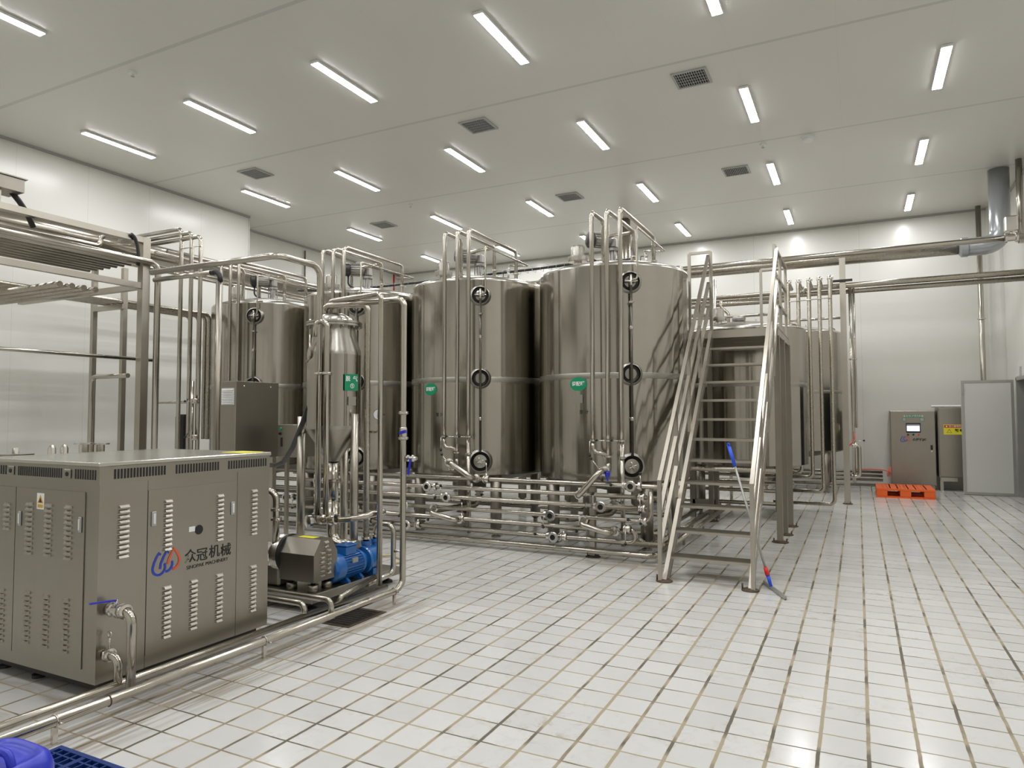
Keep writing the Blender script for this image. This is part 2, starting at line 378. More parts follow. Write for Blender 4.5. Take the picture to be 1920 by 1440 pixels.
    def build(s, name, mat, parent=None, origin=None, label=None, cat=None, group=None, kind=None):
        me = bpy.data.meshes.new(name)
        lo = Vector([min(v[i] for v in s.v) for i in range(3)]); hi = Vector([max(v[i] for v in s.v) for i in range(3)])
        o0 = Vector(origin) if origin is not None else Vector(((lo.x + hi.x) / 2, (lo.y + hi.y) / 2, lo.z))
        me.from_pydata([v - o0 for v in s.v], [], s.f)
        mats = mat if isinstance(mat, (list, tuple)) else [mat]
        for q in mats: me.materials.append(q)
        me.polygons.foreach_set('material_index', s.m); me.polygons.foreach_set('use_smooth', s.s); me.update()
        o = bpy.data.objects.new(name, me); COL.objects.link(o)
        place(o, o0, parent); tag(o, label, cat, group, kind)
        return o
WO = {}
def place(o, world, parent=None):
    WO[o.name] = Vector(world)
    if parent is not None:
        o.parent = parent; o.location = Vector(world) - WO[parent.name]
    else: o.location = world
def tag(o, label=None, cat=None, group=None, kind=None):
    for k, v in (('label', label), ('category', cat), ('group', group), ('kind', kind)):
        if v: o[k] = v
    return o
def thing(name, loc, label, cat, group=None):
    o = bpy.data.objects.new(name, None); COL.objects.link(o); o.empty_display_size = 0.1
    place(o, loc); return tag(o, label, cat, group)
def dup(root, offset, label, group=None):
    def cp(o, par):
        c = o.copy(); COL.objects.link(c); WO[c.name] = WO[o.name] + Vector(offset)
        if par is not None: c.parent = par
        for ch in [x for x in ALL() if x.parent == o]: cp(ch, c)
        return c
    r_ = cp(root, None); r_.location = root.location + Vector(offset); r_['label'] = label
    if group: r_['group'] = group
    return r_
def ALL(): return list(COL.objects)
def fillet(pts, rad, n=6):
    pts = [Vector(p) for p in pts]; out = [pts[0]]
    for i in range(1, len(pts) - 1):
        a, p, b = pts[i - 1], pts[i], pts[i + 1]
        d1 = (a - p); d2 = (b - p); ang = d1.angle(d2)
        if ang > math.pi - 0.02: out.append(p); continue
        t = min(rad / math.tan(ang / 2), d1.length * 0.49, d2.length * 0.49); R = t * math.tan(ang / 2)
        d1.normalize(); d2.normalize(); c = p + (d1 + d2).normalized() * (R / math.sin(ang / 2))
        s1 = p + d1 * t - c; s2 = p + d2 * t - c; tot = s1.angle(s2); axs = s1.cross(s2).normalized()
        k = max(3, int(n * tot / 1.57 + 0.5))
        for j in range(k + 1): out.append(c + Matrix.Rotation(tot * j / k, 3, axs) @ s1)
    out.append(pts[-1]); return out
def text_mesh(name, txt, size, mat, origin, right, up, parent, thick=0.0, ext=0.0008, label=None, center=True, stretch=None):
    cu = bpy.data.curves.new(name, 'FONT'); cu.body = txt; cu.size = size; cu.offset = thick; cu.extrude = ext
    cu.align_x = 'CENTER' if center else 'LEFT'; cu.align_y = 'CENTER'; cu.resolution_u = 3
    if stretch: cu.space_character = stretch
    o = bpy.data.objects.new(name, cu); COL.objects.link(o)
    dg = bpy.context.evaluated_depsgraph_get(); me = bpy.data.meshes.new_from_object(o.evaluated_get(dg))
    bpy.data.objects.remove(o)
    R_ = Vector(right).normalized(); U = Vector(up).normalized(); W_ = R_.cross(U)
    mt = Matrix(((R_.x, U.x, W_.x), (R_.y, U.y, W_.y), (R_.z, U.z, W_.z)))
    me.transform(mt.to_4x4()); me.materials.clear(); me.materials.append(mat)
    o = bpy.data.objects.new(name, me); COL.objects.link(o); place(o, origin, parent); tag(o, label)
    return o
V = Vector

# ================================================================== THE ROOM
XL, XLF, XR, YB, YF, ZC, YJ = -11.95, -12.8, 2.78, 17.56, -2.6, 6.0, 10.87
T = 0.15
def slab(name, lo, hi, mat): return MB().box(lo, hi).build(name, mat, kind='structure')
slab('floor', (XLF - T, YF - T, -0.15), (6.5, YB + T, 0), M['floor'])
slab('ceiling', (XLF - T, YF - T, ZC), (6.5, YB + T, ZC + 0.15), M['ceil'])
slab('wall_left', (XL - T, YF, 0), (XL, YJ, ZC), M['wally'])
slab('wall_left_return', (XLF, YJ, 0), (XL, YJ + 0.01, ZC), M['wallx'])
slab('wall_left_far', (XLF - T, YJ, 0), (XLF, YB, ZC), M['wally'])
slab('wall_back', (XLF, YB, 0), (XR, YB + T, ZC), M['wallx'])
slab('wall_front', (XLF, YF - T, 0), (XR, YF, ZC), M['wallx'])
DY0, DY1, DZ = 14.2, 16.36, 2.3
b = MB(); b.box((XR, YF, 0), (XR + T, DY0, ZC)); b.box((XR, DY1, 0), (XR + T, YB, ZC)); b.box((XR, DY0, DZ), (XR + T, DY1, ZC))
b.build('wall_right', M['wally'], kind='structure')
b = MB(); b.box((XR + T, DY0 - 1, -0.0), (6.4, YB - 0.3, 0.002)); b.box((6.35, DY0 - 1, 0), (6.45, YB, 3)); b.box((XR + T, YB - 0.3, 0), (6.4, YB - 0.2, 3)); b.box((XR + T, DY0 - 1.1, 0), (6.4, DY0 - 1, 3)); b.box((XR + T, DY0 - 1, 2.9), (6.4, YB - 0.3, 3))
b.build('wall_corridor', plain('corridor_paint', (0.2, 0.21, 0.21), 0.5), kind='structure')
# coved skirting and ceiling coving
def trim(name, p, q, w, h, m=None): MB().bar(p, q, w, h).build(name, m or M['door'], kind='structure')
trim('baseboard_left', (XL + 0.01, YF, 0.04), (XL + 0.01, YJ, 0.04), 0.02, 0.08)
trim('baseboard_back', (XLF, YB - 0.01, 0.04), (XR, YB - 0.01, 0.04), 0.02, 0.08)
trim('trim_1', (XL + 0.02, YF, ZC - 0.02), (XL + 0.02, YJ, ZC - 0.02), 0.04, 0.04, M['alu'])
trim('trim_2', (XLF, YB - 0.02, ZC - 0.02), (XR, YB - 0.02, ZC - 0.02), 0.04, 0.04, M['alu'])
trim('trim_3', (XL, YJ, 0), (XL, YJ, ZC), 0.03, 0.03)
trim('trim_4', (XR - 0.02, YF, ZC - 0.02), (XR - 0.02, YB, ZC - 0.02), 0.04, 0.04, M['alu'])
trim('trim_5', (XLF + 0.02, YJ, ZC - 0.02), (XLF + 0.02, YB, ZC - 0.02), 0.04, 0.04, M['alu'])
MB().lathe([(0.24, 0), (0.24, ZC)], (XR - 0.02, YB + 0.02, 0), seg=40).build('trim_6', M['wallx'], kind='structure')
# door leaf standing open against the back of the room, opening frame
b = MB(); b.box((1.85, 16.37, 0.012), (XR - 0.06, 16.43, 2.27), bev=0.004)
b.cur = 1
for x0, x1, z0, z1 in ((1.85, 1.9, 0.012, 2.27), (2.67, 2.72, 0.012, 2.27), (1.9, 2.67, 0.012, 0.06), (1.9, 2.67, 2.22, 2.27)): b.box((x0, 16.362, z0), (x1, 16.37, z1))
dr = b.build('door_1', [M['door'], M['alu']], kind='structure')
MB().box((1.865, 16.34, 2.0), (1.89, 16.362, 2.17)).build('door_closer_bracket', M['alu'], dr)
b = MB(); b.box((XR - 0.03, 16.30, 0), (XR + T, 16.36, DZ)); b.box((XR - 0.03, DY0, 0), (XR + T, DY0 + 0.06, DZ)); b.box((XR - 0.03, DY0, DZ - 0.05), (XR + T, 16.36, DZ + 0.02))
b.build('trim_7', M['alu'], kind='structure')

# ------------------------------------------------------------------ ceiling lights
def batten(x, y, lab):
    t = thing('ceiling_light', (x, y, ZC), lab, 'light', 'ceiling light battens')
    MB().box((x - 0.065, y - 0.61, ZC - 0.035), (x + 0.065, y + 0.61, ZC), bev=0.008).build('housing', M['white'], t)
    b = MB(); z = ZC - 0.037; n = b.add([(x - 0.055, y - 0.59, z), (x - 0.055, y + 0.59, z), (x + 0.055, y + 0.59, z), (x + 0.055, y - 0.59, z)])
    b.face((n, n + 1, n + 2, n + 3)); b.build('diffuser', M['lamp'], t)
    return t
cols = [1.04, -1.28, -3.61, -5.94, -8.27, -10.6]; rows = [6.98, 10.08, 13.2, 16.27]
nth = ['first', 'second', 'third', 'fourth', 'fifth', 'sixth']
rowname = ['nearest full row', 'second row', 'third row', 'row closest to the back wall']
base = None
allrows = [(0.8, 'row above the viewer'), (3.9, 'row cut by the frame edge')] + list(zip(rows, rowname))
for ry, rn in allrows:
    for k, cx in enumerate(cols):
        lab = 'white ceiling light in the %s, %s from the right' % (rn, nth[k])
        if base is None: base = batten(cx, ry, lab); bx, by = cx, ry
        else: dup(base, (cx - bx, ry - by, 0), lab)
# ------------------------------------------------------------------ ceiling vents
def vent(x, y, lab):
    t = thing('ceiling_vent', (x, y, ZC), lab, 'air vent', 'square ceiling vents')
    b = MB(); q = 0.225
    for x0, x1, y0, y1 in ((-q, q, -q, -q + 0.03), (-q, q, q - 0.03, q), (-q, -q + 0.03, -q + 0.03, q - 0.03), (q - 0.03, q, -q + 0.03, q - 0.03)): b.box((x + x0, y + y0, ZC - 0.02), (x + x1, y + y1, ZC))
    b.build('frame', M['vent'], t)
    MB().box((x - q + 0.03, y - q + 0.03, ZC - 0.004), (x + q - 0.03, y + q - 0.03, ZC)).build('backing', M['dark'], t)
    b = MB()
    for i in range(13): xx = x - 0.18 + i * 0.03; b.box((xx - 0.003, y - 0.195, ZC - 0.018), (xx + 0.003, y + 0.195, ZC - 0.005))
    for j in range(4): yy = y - 0.12 + j * 0.08; b.box((x - 0.195, yy - 0.003, ZC - 0.016), (x + 0.195, yy + 0.003, ZC - 0.006))
    b.build('grille', M['vent'], t); return t
vb = vent(-1.85, 8.94, 'square grey ceiling vent nearest the viewer, at the upper right')
for x, y, lab in ((-5.06, 8.97, 'square ceiling vent above the third tank, beside the thick joint line'), (-9.69, 8.95, 'square ceiling vent nearest the left wall'),
                  (-1.87, 12.77, 'square ceiling vent above the staircase, between two rows of lights'), (-5.1, 12.79, 'square ceiling vent above and left of the largest tank'),
                  (-9.7, 12.75, 'smallest looking ceiling vent, far above the tank behind the degassing vessel')):
    dup(vb, (x + 1.85, y - 8.94, 0), lab)
for x, y, rr, lab in ((-8.21, 5.55, 0.05, 'small white sprinkler rose on the ceiling at upper left'), (-1.29, 11.7, 0.05, 'small white sprinkler rose beside the round smoke detector'), (-8.26, 11.76, 0.05, 'small white sprinkler rose near the middle ceiling joint, left')):
    t = thing('sprinkler_head', (x, y, ZC), lab, 'sprinkler')
    MB().lathe([(0, 0), (rr, 0), (rr * 0.9, -0.025), (0.02, -0.035), (0.018, -0.06), (0, -0.06)], (x, y, ZC), seg=20).build('rose', M['white'], t)
    MB().lathe([(0, -0.06), (0.025, -0.062), (0.025, -0.066), (0, -0.067)], (x, y, ZC), seg=14).build('deflector', M['alu'], t)
t = thing('smoke_detector', (-0.62, 11.72, ZC), 'round white smoke detector on the ceiling above the staircase', 'smoke detector')
MB().lathe([(0, 0), (0.1, 0), (0.1, -0.025), (0.085, -0.03)], (-0.62, 11.72, ZC), seg=28).build('mounting_base', M['white'], t)
MB().lathe([(0.085, -0.03), (0.085, -0.05), (0.06, -0.075), (0, -0.08)], (-0.62, 11.72, ZC), seg=28).build('cover', M['white'], t)

# ================================================================== VALVES
def valve(parent, p, axis, lever, r=0.03, L_=0.14, name='valve', hub=None):
    """butterfly valve between two clamps; lever with black ball"""
    p = V(p); ax = V(axis).normalized(); lv = V(lever).normalized()
    b = MB(); b.lathe([(r, -0.04), (r * 1.5, -0.036), (r * 1.65, -0.028), (r * 1.65, -0.016), (r * 1.25, -0.012), (r * 1.25, 0.012), (r * 1.65, 0.016), (r * 1.65, 0.028), (r * 1.5, 0.036), (r, 0.04)], p, ax, 20)
    h = V(hub).normalized() if hub else lv
    b.cyl(p, p + h * (r * 1.2 + 0.035), 0.012, seg=10)
    v = b.build(name, M['fit'], parent)
    s0 = p + h * (r * 1.2 + 0.03)
    MB().tube([s0, s0 + lv * L_], 0.0055, 8).build('lever', M['fit'], v)
    MB().sphere(s0 + lv * (L_ + 0.012), 0.017, 10).build('knob', M['knob'], v)
    return v
def outlet(parent, p, lever=(0, 0, -1), r=0.033, facing=(0, -1, 0)):
    """short branch with an open ferrule facing the aisle, lever beside it"""
    p = V(p); f_ = V(facing)
    b = MB(); b.lathe([(r, 0), (r, 0.05), (r * 1.75, 0.055), (r * 1.85, 0.075), (r * 1.6, 0.085), (r * 0.95, 0.085), (r * 0.95, 0.06), (0, 0.058)], p, f_, 20)
    side = V((1, 0, 0)) if p.x % 0.2 > 0.1 else V((-1, 0, 0))
    b.lathe([(r, -0.02), (r * 1.5, -0.015), (r * 1.5, 0.015), (r, 0.02)], p + side * 0.085, (1, 0, 0), 18)
    v = b.build('outlet_valve', M['fit'], parent)
    MB().lathe([(0.0, 0), (r * 0.93, 0)], p + f_ * 0.062, -f_, 18).build('bore', M['dark'], v)
    lv = V(lever); s0 = p + side * 0.1 + f_ * 0.04
    MB().tube([s0, s0 + lv * 0.13], 0.0055, 8).build('lever', M['fit'], v)
    MB().sphere(s0 + lv * 0.14, 0.017, 10).build('knob', M['knob'], v)
    return v
def clamps(parent, lst, r):
    for c, ax in lst: MB().clamp(c, ax, r).build('clamp', M['fit'], parent)
def pipe_thing(pts, r, label, mat='pipe', bend=None, name='steel_pipe', group=None, cl=(), cat='pipe', seg=16):
    o = MB().pipe(pts, r, bend, seg).build(name, M[mat], label=label, cat=cat, group=group)
    for c, ax in cl: MB().clamp(c, ax, r).build('clamp', M['fit'], o)
    return o

# ================================================================== STORAGE TANKS
TR, TY = 0.967, 8.7
TX = dict(D=-2.865, C=-4.89, B=-6.93, A=-8.97)
def tank(k, xc, yc, r, zb, zt, label, phi=-60, ports=(3.17, 2.08, 1.0), front=True, motor=True):
    t = thing('storage_tank', (xc, yc, 0), label, 'tank', 'tall steel storage tanks')
    c = V((xc, yc, 0)); dz = zt - 3.38
    n = V((math.cos(math.radians(phi)), math.sin(math.radians(phi)), 0)); tn = V((-n.y, n.x, 0))
    MB().lathe([(r, zb), (r, zt)], c, seg=96).build('shell', M['tank'], t)
    MB().lathe([(r + 0.001, 2.03), (r + 0.003, 2.035), (r + 0.003, 2.095), (r + 0.001, 2.1)], c, seg=96).build('seam_band', M['seam'], t)
    MB().lathe([(r, zt), (r - 0.005, zt + 0.02), (r - 0.03, zt + 0.045), (r - 0.09, zt + 0.065), (r * 0.6, zt + 0.14), (0.25, zt + 0.19), (0.0, zt + 0.2)], c, seg=96, sharp=9).build('dome', M['dome'], t)
    MB().lathe([(0.0, zb - 0.25), (0.1, zb - 0.25), (0.1, zb - 0.2), (r * 0.93, zb - 0.03), (r, zb)], c, seg=64, sharp=9).build('cone_bottom', M['cab'], t)
    for i, (sx, sy) in enumerate(((-1, -1), (1, -1), (1, 1), (-1, 1))):
        lx, ly = xc + sx * 0.6 * r / 0.967, yc + sy * 0.62 * r / 0.967
        b = MB(); b.cyl((lx, ly, 0.12), (lx, ly, zb + 0.02), 0.075, seg=20); b.lathe([(0.075, 0.12), (0.03, 0.08), (0.03, 0.03), (0.06, 0.02), (0.06, 0)], (lx, ly, 0), seg=16)
        b.build('leg', M['cab'], t)
    if motor:
        # agitator drive on top
        mz = zt + 0.5; mc = V((xc - 0.02, yc, mz))
        g = MB(); g.lathe([(0.17, zt + 0.17), (0.17, zt + 0.2), (0.06, zt + 0.22), (0.045, zt + 0.26), (0.045, zt + 0.38), (0.08, zt + 0.385), (0.08, zt + 0.42)], (xc, yc, 0), seg=24)
        g.box((xc - 0.06, yc - 0.06, zt + 0.42), (xc + 0.06, yc + 0.06, zt + 0.56), bev=0.02)
        for a_ in range(4): g.cyl((xc + 0.07 * math.cos(a_ * 1.57 + .7), yc + 0.07 * math.sin(a_ * 1.57 + .7), zt + 0.2), (xc + 0.07 * math.cos(a_ * 1.57 + .7), yc + 0.07 * math.sin(a_ * 1.57 + .7), zt + 0.4), 0.008, seg=8)
        g = g.build('gearbox', M['motor'], t)
        b = MB(); ax = V((-0.75, -0.66, 0)).normalized(); o_ = V((xc, yc, zt + 0.52))
        b.cyl(o_ + ax * 0.05, o_ + ax * 0.27, 0.085, seg=24)
        for i in range(16):
            a = 2 * math.pi * i / 16; e = (tn_ := V((-ax.y, ax.x, 0))) * math.cos(a) + V((0, 0, 1)) * math.sin(a)
            b.bar(o_ + ax * 0.07 + e * 0.09, o_ + ax * 0.26 + e * 0.09, 0.008, 0.02, up=e)
        b.box((o_.x - 0.14, o_.y - 0.13, o_.z + 0.08), (o_.x - 0.04, o_.y - 0.03, o_.z + 0.13), bev=0.008)
        m = b.build('agitator_motor', M['motor'], t)
        MB().lathe([(0.09, 0.27), (0.105, 0.28), (0.105, 0.34), (0.07, 0.365), (0, 0.37)], o_, ax, 24).build('fan_cover', M['rubber'], m)
        MB().tube(fillet([o_ + ax * 0.3 - V((0, 0, 0.08)), o_ + ax * 0.3 - V((0, 0, 0.25)), o_ + ax * 0.12 - V((0, 0, 0.33)), o_ - V((-0.1, 0.1, 0.36))], 0.08), 0.014, 8).build('cable', M['rubber'], m)
    else:
        b = MB(); b.cyl((xc - 0.1, yc - 0.3, zt + 0.1), (xc - 0.1, yc - 0.3, zt + 0.24), 0.03, seg=12); b.cyl((xc - 0.1, yc - 0.3, zt + 0.22), (xc + 0.08, yc - 0.35, zt + 0.22), 0.045, seg=16); b.cyl((xc + 0.25, yc - 0.3, zt + 0.1), (xc + 0.25, yc - 0.3, zt + 0.2), 0.012, seg=10)
        b.build('spray_fitting', M['motor'], t)
    # breather cap
    bx_, by_ = xc - 0.3, yc - 0.5; bz = zt + 0.1
    MB().lathe([(0.05, bz - 0.03), (0.05, bz + 0.08), (0.12, bz + 0.07), (0.125, bz + 0.08), (0.125, bz + 0.14), (0.085, bz + 0.145), (0.085, bz + 0.26), (0.07, bz + 0.28), (0, bz + 0.285)], (bx_, by_, 0), seg=28, sharp=0.5).build('breather_cap', M['fit'], t)
    # lifting lugs
    for la in (32, 148):
        q = c + V((math.cos(math.radians(la)), math.sin(math.radians(la)), 0)) * (r - 0.08); q.z = zt + 0.135
        b = MB(); b.ring(q, 0.055, 0.022, (0, 1, 0)); b.box((q.x - 0.05, q.y - 0.012, zt + 0.02), (q.x + 0.05, q.y + 0.012, zt + 0.07)); b.build('lifting_lug', M['dome'], t)
    if front:
        for j, z in enumerate(ports):
            pc = c + n * (r - 0.01) + V((0, 0, z)); R = 0.115 if j < 2 else 0.13
            p_ = MB().lathe([(R * 1.25, 0), (R * 1.2, 0.012), (R * 1.02, 0.05), (R * 0.97, 0.052)], pc, n, 36, sharp=9).build('sight_port' if j < 2 else 'manway', M['seam'], t)
            MB().lathe([(R * 0.97, 0.052), (R * 0.93, 0.035), (R * 0.88, 0.016), (R * 0.5, 0.012)], pc, n, 36, sharp=9).build('recess', M['recess'], p_)
            if j < 2: MB().lathe([(R * 0.62, 0.014), (R * 0.6, 0.024), (R * 0.3, 0.028), (0, 0.026)], pc, n, 28).build('glass', M['glass'], p_)
            else:
                b = MB(); b.lathe([(R * 0.74, 0.02), (R * 0.66, 0.04), (0, 0.05)], pc, n, 28); b.build('door', M['dome'], p_)
                b = MB(); b.cyl(pc + n * 0.05, pc + n * 0.12, 0.018, seg=12)
                for i in range(4): a = i * math.pi / 2 + 0.4; b.cyl(pc + n * 0.1, pc + n * 0.1 + (tn * math.cos(a) + V((0, 0, 1)) * math.sin(a)) * 0.06, 0.007, seg=8)
                b.build('hand_wheel', M['fit'], p_)
        # level gauge tube between ports
        q0 = c + n * (r + 0.06)
        b = MB(); b.cyl(q0 + V((0, 0, ports[2] + 0.12)), q0 + V((0, 0, ports[0] - 0.05)), 0.016, seg=12)
        g = b.build('level_gauge', M['gauge'], t)
        b = MB(); u_ = q0 + V((0, 0, ports[0]))
        b.cyl(u_ - tn * 0.075, u_ + tn * 0.075, 0.013, seg=10); b.cyl(u_ - V((0, 0, 0.1)), u_ + V((0, 0, 0.08)), 0.015, seg=10); b.cyl(u_ - n * 0.06, u_ + n * 0.01, 0.018, seg=10)
        b.clamp(q0 + V((0, 0, ports[0] - 0.25)), (0, 0, 1), 0.018); b.clamp(u_ + tn * 0.04, tn, 0.012); b.build('gauge_cock', M['fit'], g)
        for z in (2.62, 1.55): MB().lathe([(0.017, -0.02), (0.021, -0.015), (0.021, 0.015), (0.017, 0.02)], q0 + V((0, 0, z)), seg=12).build('collar', M['fit'], g)
    return t
tank('D', TX['D'], TY, TR, 0.82, 3.38, 'tall brushed steel tank right beside the staircase, large green oval sticker')
tank('C', TX['C'], TY, TR, 0.82, 3.38, 'tall brushed steel tank second from the staircase, small green oval sticker')
tank('B', TX['B'], TY, TR, 0.82, 3.38, 'tall brushed steel tank directly behind the conical degassing vessel')
tank('A', TX['A'], TY, TR, 0.82, 3.38, 'leftmost tall steel tank of the front row, behind the louvred grey cabinet')
def ontank(xc, u, v, r=TR + 0.004, yc=TY):
    q = at(u, v, Y=1.0) - V((0, 0, CAMH)); A_ = q.x ** 2 + q.y ** 2; B_ = -2 * (q.x * xc + q.y * yc); C_ = xc ** 2 + yc ** 2 - r * r
    t = (-B_ - math.sqrt(B_ * B_ - 4 * A_ * C_)) / (2 * A_); p = q * t; p.z += CAMH; return p
def sticker(root, xc, u, v, wd, ht, txt, size, name='oval_sticker', oval=True):
    p = ontank(xc, u, v); n = V((p.x - xc, p.y - TY, 0)).normalized(); ri = V((-n.y, n.x, 0))
    a0 = math.atan2(n.y, n.x); b = MB(); R = TR + 0.0035
    def P(x, z): a = a0 + x / R; return V((xc + R * math.cos(a), TY + R * math.sin(a), p.z + z))
    k = 28
    ctr = b.add([P(0, 0)]); prev = None
    pts = [P(wd / 2 * math.cos(2 * math.pi * i / k), ht / 2 * math.sin(2 * math.pi * i / k)) for i in range(k)]
    # strips across so that the sticker follows the wall
    cols_ = [wd / 2 * math.cos(math.pi * i / 12) for i in range(13)]
    for i in range(12):
        x0, x1 = cols_[i + 1], cols_[i]; h0 = ht / 2 * math.sqrt(max(0, 1 - (2 * x0 / wd) ** 2)); h1 = ht / 2 * math.sqrt(max(0, 1 - (2 * x1 / wd) ** 2))
        nn = b.add([P(x0, -h0), P(x1, -h1), P(x1, h1), P(x0, h0)]); b.face((nn, nn + 1, nn + 2, nn + 3))
    b.v[0] = P(0, 0)
    s_ = b.build(name, M['green'], root, label='green oval sticker with white lettering')
    gap = wd * 0.25
    for i, ch in enumerate(txt):
        x = (i - (len(txt) - 1) / 2) * gap; a = a0 + x / R; nn = V((math.cos(a), math.sin(a), 0))
        text_mesh('lettering', ch, size, M['wink'], P(x, 0) + nn * 0.002, V((-nn.y, nn.x, 0)), (0, 0, 1), s_, thick=size * 0.02)
T_ = {o['label'].split(',')[0]: o for o in COL.objects if o.name.startswith('storage_tank')}
tanks = [o for o in COL.objects if o.name.startswith('storage_tank')]
tD, tC, tB, tA = tanks
sticker(tD, TX['D'], 1084, 720, 0.235, 0.165, '调配罐', 0.056)
sticker(tC, TX['C'], 807, 730, 0.235, 0.165, '调配罐', 0.056)
def mark(root, xc, u, v, txt, size, mat='ink'):
    p = ontank(xc, u, v, TR + 0.002); n = V((p.x - xc, p.y - TY, 0)).normalized()
    text_mesh('handwriting', txt, size, M[mat], p, (-n.y, n.x, 0), (0, 0, 1), root)
mark(tD, TX['D'], 1095, 773, '果 汁', 0.055); mark(tC, TX['C'], 824, 778, '果 汁', 0.055)
b = MB(); p = ontank(TX['D'], 1083, 748); n = V((p.x - TX['D'], p.y - TY, 0)).normalized(); ri = V((-n.y, n.x, 0))
b.prism([p + ri * x + V((0, 0, z)) for x, z in ((-.07, -.05), (.07, -.05), (.07, .05), (-.07, .05))], n * 0.004); b.build('name_plate', M['seam'], tD)

# goosenecks over the tanks
GY = 7.45
TN = dict(D='the tank beside the staircase', C='the tank second from the staircase', B='the tank behind the degassing vessel', A='the leftmost tank')
GO = {'D': ((0.16, 7.86), (0.34, 8.52), (0.5, 8.89)), 'C': ((0.19, 7.86), (0.38, 8.45), (0.545, 8.8)), 'B': ((0.2, 7.87), (0.39, 8.55), (0.58, 8.82)), 'A': ((0.2, 7.88), (0.4, 8.57), (0.58, 8.88))}
for k in 'DCBA':
    xc = TX[k]; Z = 3.945
    zb = {'D': 1.28, 'C': 1.3, 'B': 1.3, 'A': 1.3}[k]
    for i, (dx, ye) in enumerate(GO[k]):
        X = xc + dx; lab = '%s of the three tall goosenecks rising over %s' % (('left', 'middle', 'right')[i], TN[k])
        endz = 3.52 if i != 1 else 3.6
        if i == 0: pts = [(X, GY, zb), (X, GY, Z), (X, ye, Z), (X, ye + 0.0, 3.44)]
        else: pts = [(X, GY, zb if i == 2 else 1.05), (X, GY, Z), (X, ye, Z), (X, ye, 3.47)]
        o = MB().pipe(pts, 0.0255, 0.07, 16).build('gooseneck_pipe', M['pipe'], label=lab, cat='pipe', group='goosenecks over the storage tanks')
        MB().clamp((X, GY, zb + 0.03), (0, 0, 1), 0.0255).build('clamp', M['fit'], o)
        if i: MB().clamp((X, ye, 3.62), (0, 0, 1), 0.0255).build('clamp', M['fit'], o)
        if i == 1:
            MB().pipe([(xc - 0.28, ye + 0.1, 3.5), (xc - 0.28, ye + 0.1, Z - 0.005), (X - 0.01, ye, Z - 0.005)], 0.0235, 0.06).build('branch', M['pipe'], o)
            MB().clamp((X, GY, 1.13), (0, 0, 1), 0.0255).build('clamp', M['fit'], o)
    # elbow joining left and middle downpipes + tie bar
    X0, X1, X2 = (xc + q[0] for q in GO[k])
    o = pipe_thing([(X0, GY, zb + 0.01), (X0, GY, zb - 0.1), (X1 - 0.0, GY, zb - 0.13)], 0.0255, 'short swan neck joining left and middle downpipes before %s' % TN[k], bend=0.06, name='elbow_pipe')
    for j in (0, 1): MB().cyl(((X0, X1)[j] + 0.03, GY - 0.02, zb + 0.03), ((X1, X2)[j] - 0.03, GY - 0.02, zb + 0.03), 0.005, seg=8).build('tie_rod', M['fit'], o)
    MB().sphere((X0 + 0.05, GY - 0.03, zb + 0.035), 0.016, 10).build('knob', M['knob'], o); MB().sphere((X1 + 0.05, GY - 0.03, zb + 0.035), 0.016, 10).build('knob', M['knob'], o)
    MB().tube([(X0 - 0.03, GY - 0.03, zb + 0.02), (X0 - 0.03, GY - 0.03, zb - 0.13)], 0.005, 8).build('lever', M['fit'], o)
    MB().sphere((X0 - 0.03, GY - 0.03, zb - 0.14), 0.017, 10).build('knob', M['knob'], o)
    # overflow of the gauge: up, back, and across
    n = V((math.cos(math.radians(-60)), math.sin(math.radians(-60)), 0)); g0 = V((xc, TY, 0)) + n * (TR + 0.06)
    gx = g0.x + 0.075
    pipe_thing([(g0.x + 0.01, g0.y, 3.18), (gx, g0.y, 3.19), (gx, g0.y, 3.8), (gx, TY + 0.45, 3.8), (gx - 0.25, TY + 0.3, 3.8)], 0.0125, 'thin vent line looping from the upper port over %s' % TN[k], bend=0.03, name='vent_line')

# small dome-top fittings
for k in 'DC':
    xc = TX[k]; u0, v0 = (1190, 465) if k == 'D' else (928, 497)
    q = V((xc + 0.42, TY + 0.1, 3.5)); b = MB(); b.cyl(q, q + V((0, 0, 0.22)), 0.016, seg=10); b.lathe([(0.016, 0.16), (0.03, 0.17), (0.03, 0.2), (0.016, 0.21)], q, seg=12)
    o = b.build('sampling_cock', M['fit'], tD if k == 'D' else tC); MB().tube([q + V((0, 0, 0.18)), q + V((-0.06, -0.02, 0.18)), q + V((-0.075, -0.02, 0.06))], 0.006, 8).build('lever', M['rubber'], o)

# cable tray line running over the row
b = MB(); tz = 3.62; ty = TY + 0.35
pts = [at(u, v, Y=ty) for u, v in ((560, 545), (640, 545), (755, 533), (860, 522), (930, 513), (1000, 505), (1060, 497), (1130, 490), (1180, 487))]
b.tube(pts, 0.018, 8); b.tube([p + V((0, 0.05, 0.02)) for p in pts], 0.014, 8)
o = b.build('cable_bundle', M['rubber'], label='black cable bundle strung over the tank tops', cat='cable')
b = MB()
for i in range(len(pts) - 1):
    for s in (-0.035, 0.09): b.bar(pts[i] + V((0, s, 0.03)), pts[i + 1] + V((0, s, 0.03)), 0.004)
    kk = max(2, int((pts[i + 1] - pts[i]).length / 0.12))
    for j in range(kk): q = pts[i].lerp(pts[i + 1], j / kk); b.bar(q + V((0, -0.035, 0.03)), q + V((0, -0.035, -0.03)), 0.004); b.bar(q + V((0, -0.035, -0.03)), q + V((0, 0.09, -0.03)), 0.004); b.bar(q + V((0, 0.09, -0.03)), q + V((0, 0.09, 0.03)), 0.004)
b.build('wire_cable_tray', M['fit'], label='wire mesh cable tray carrying the black cables over the tanks', cat='cable tray')

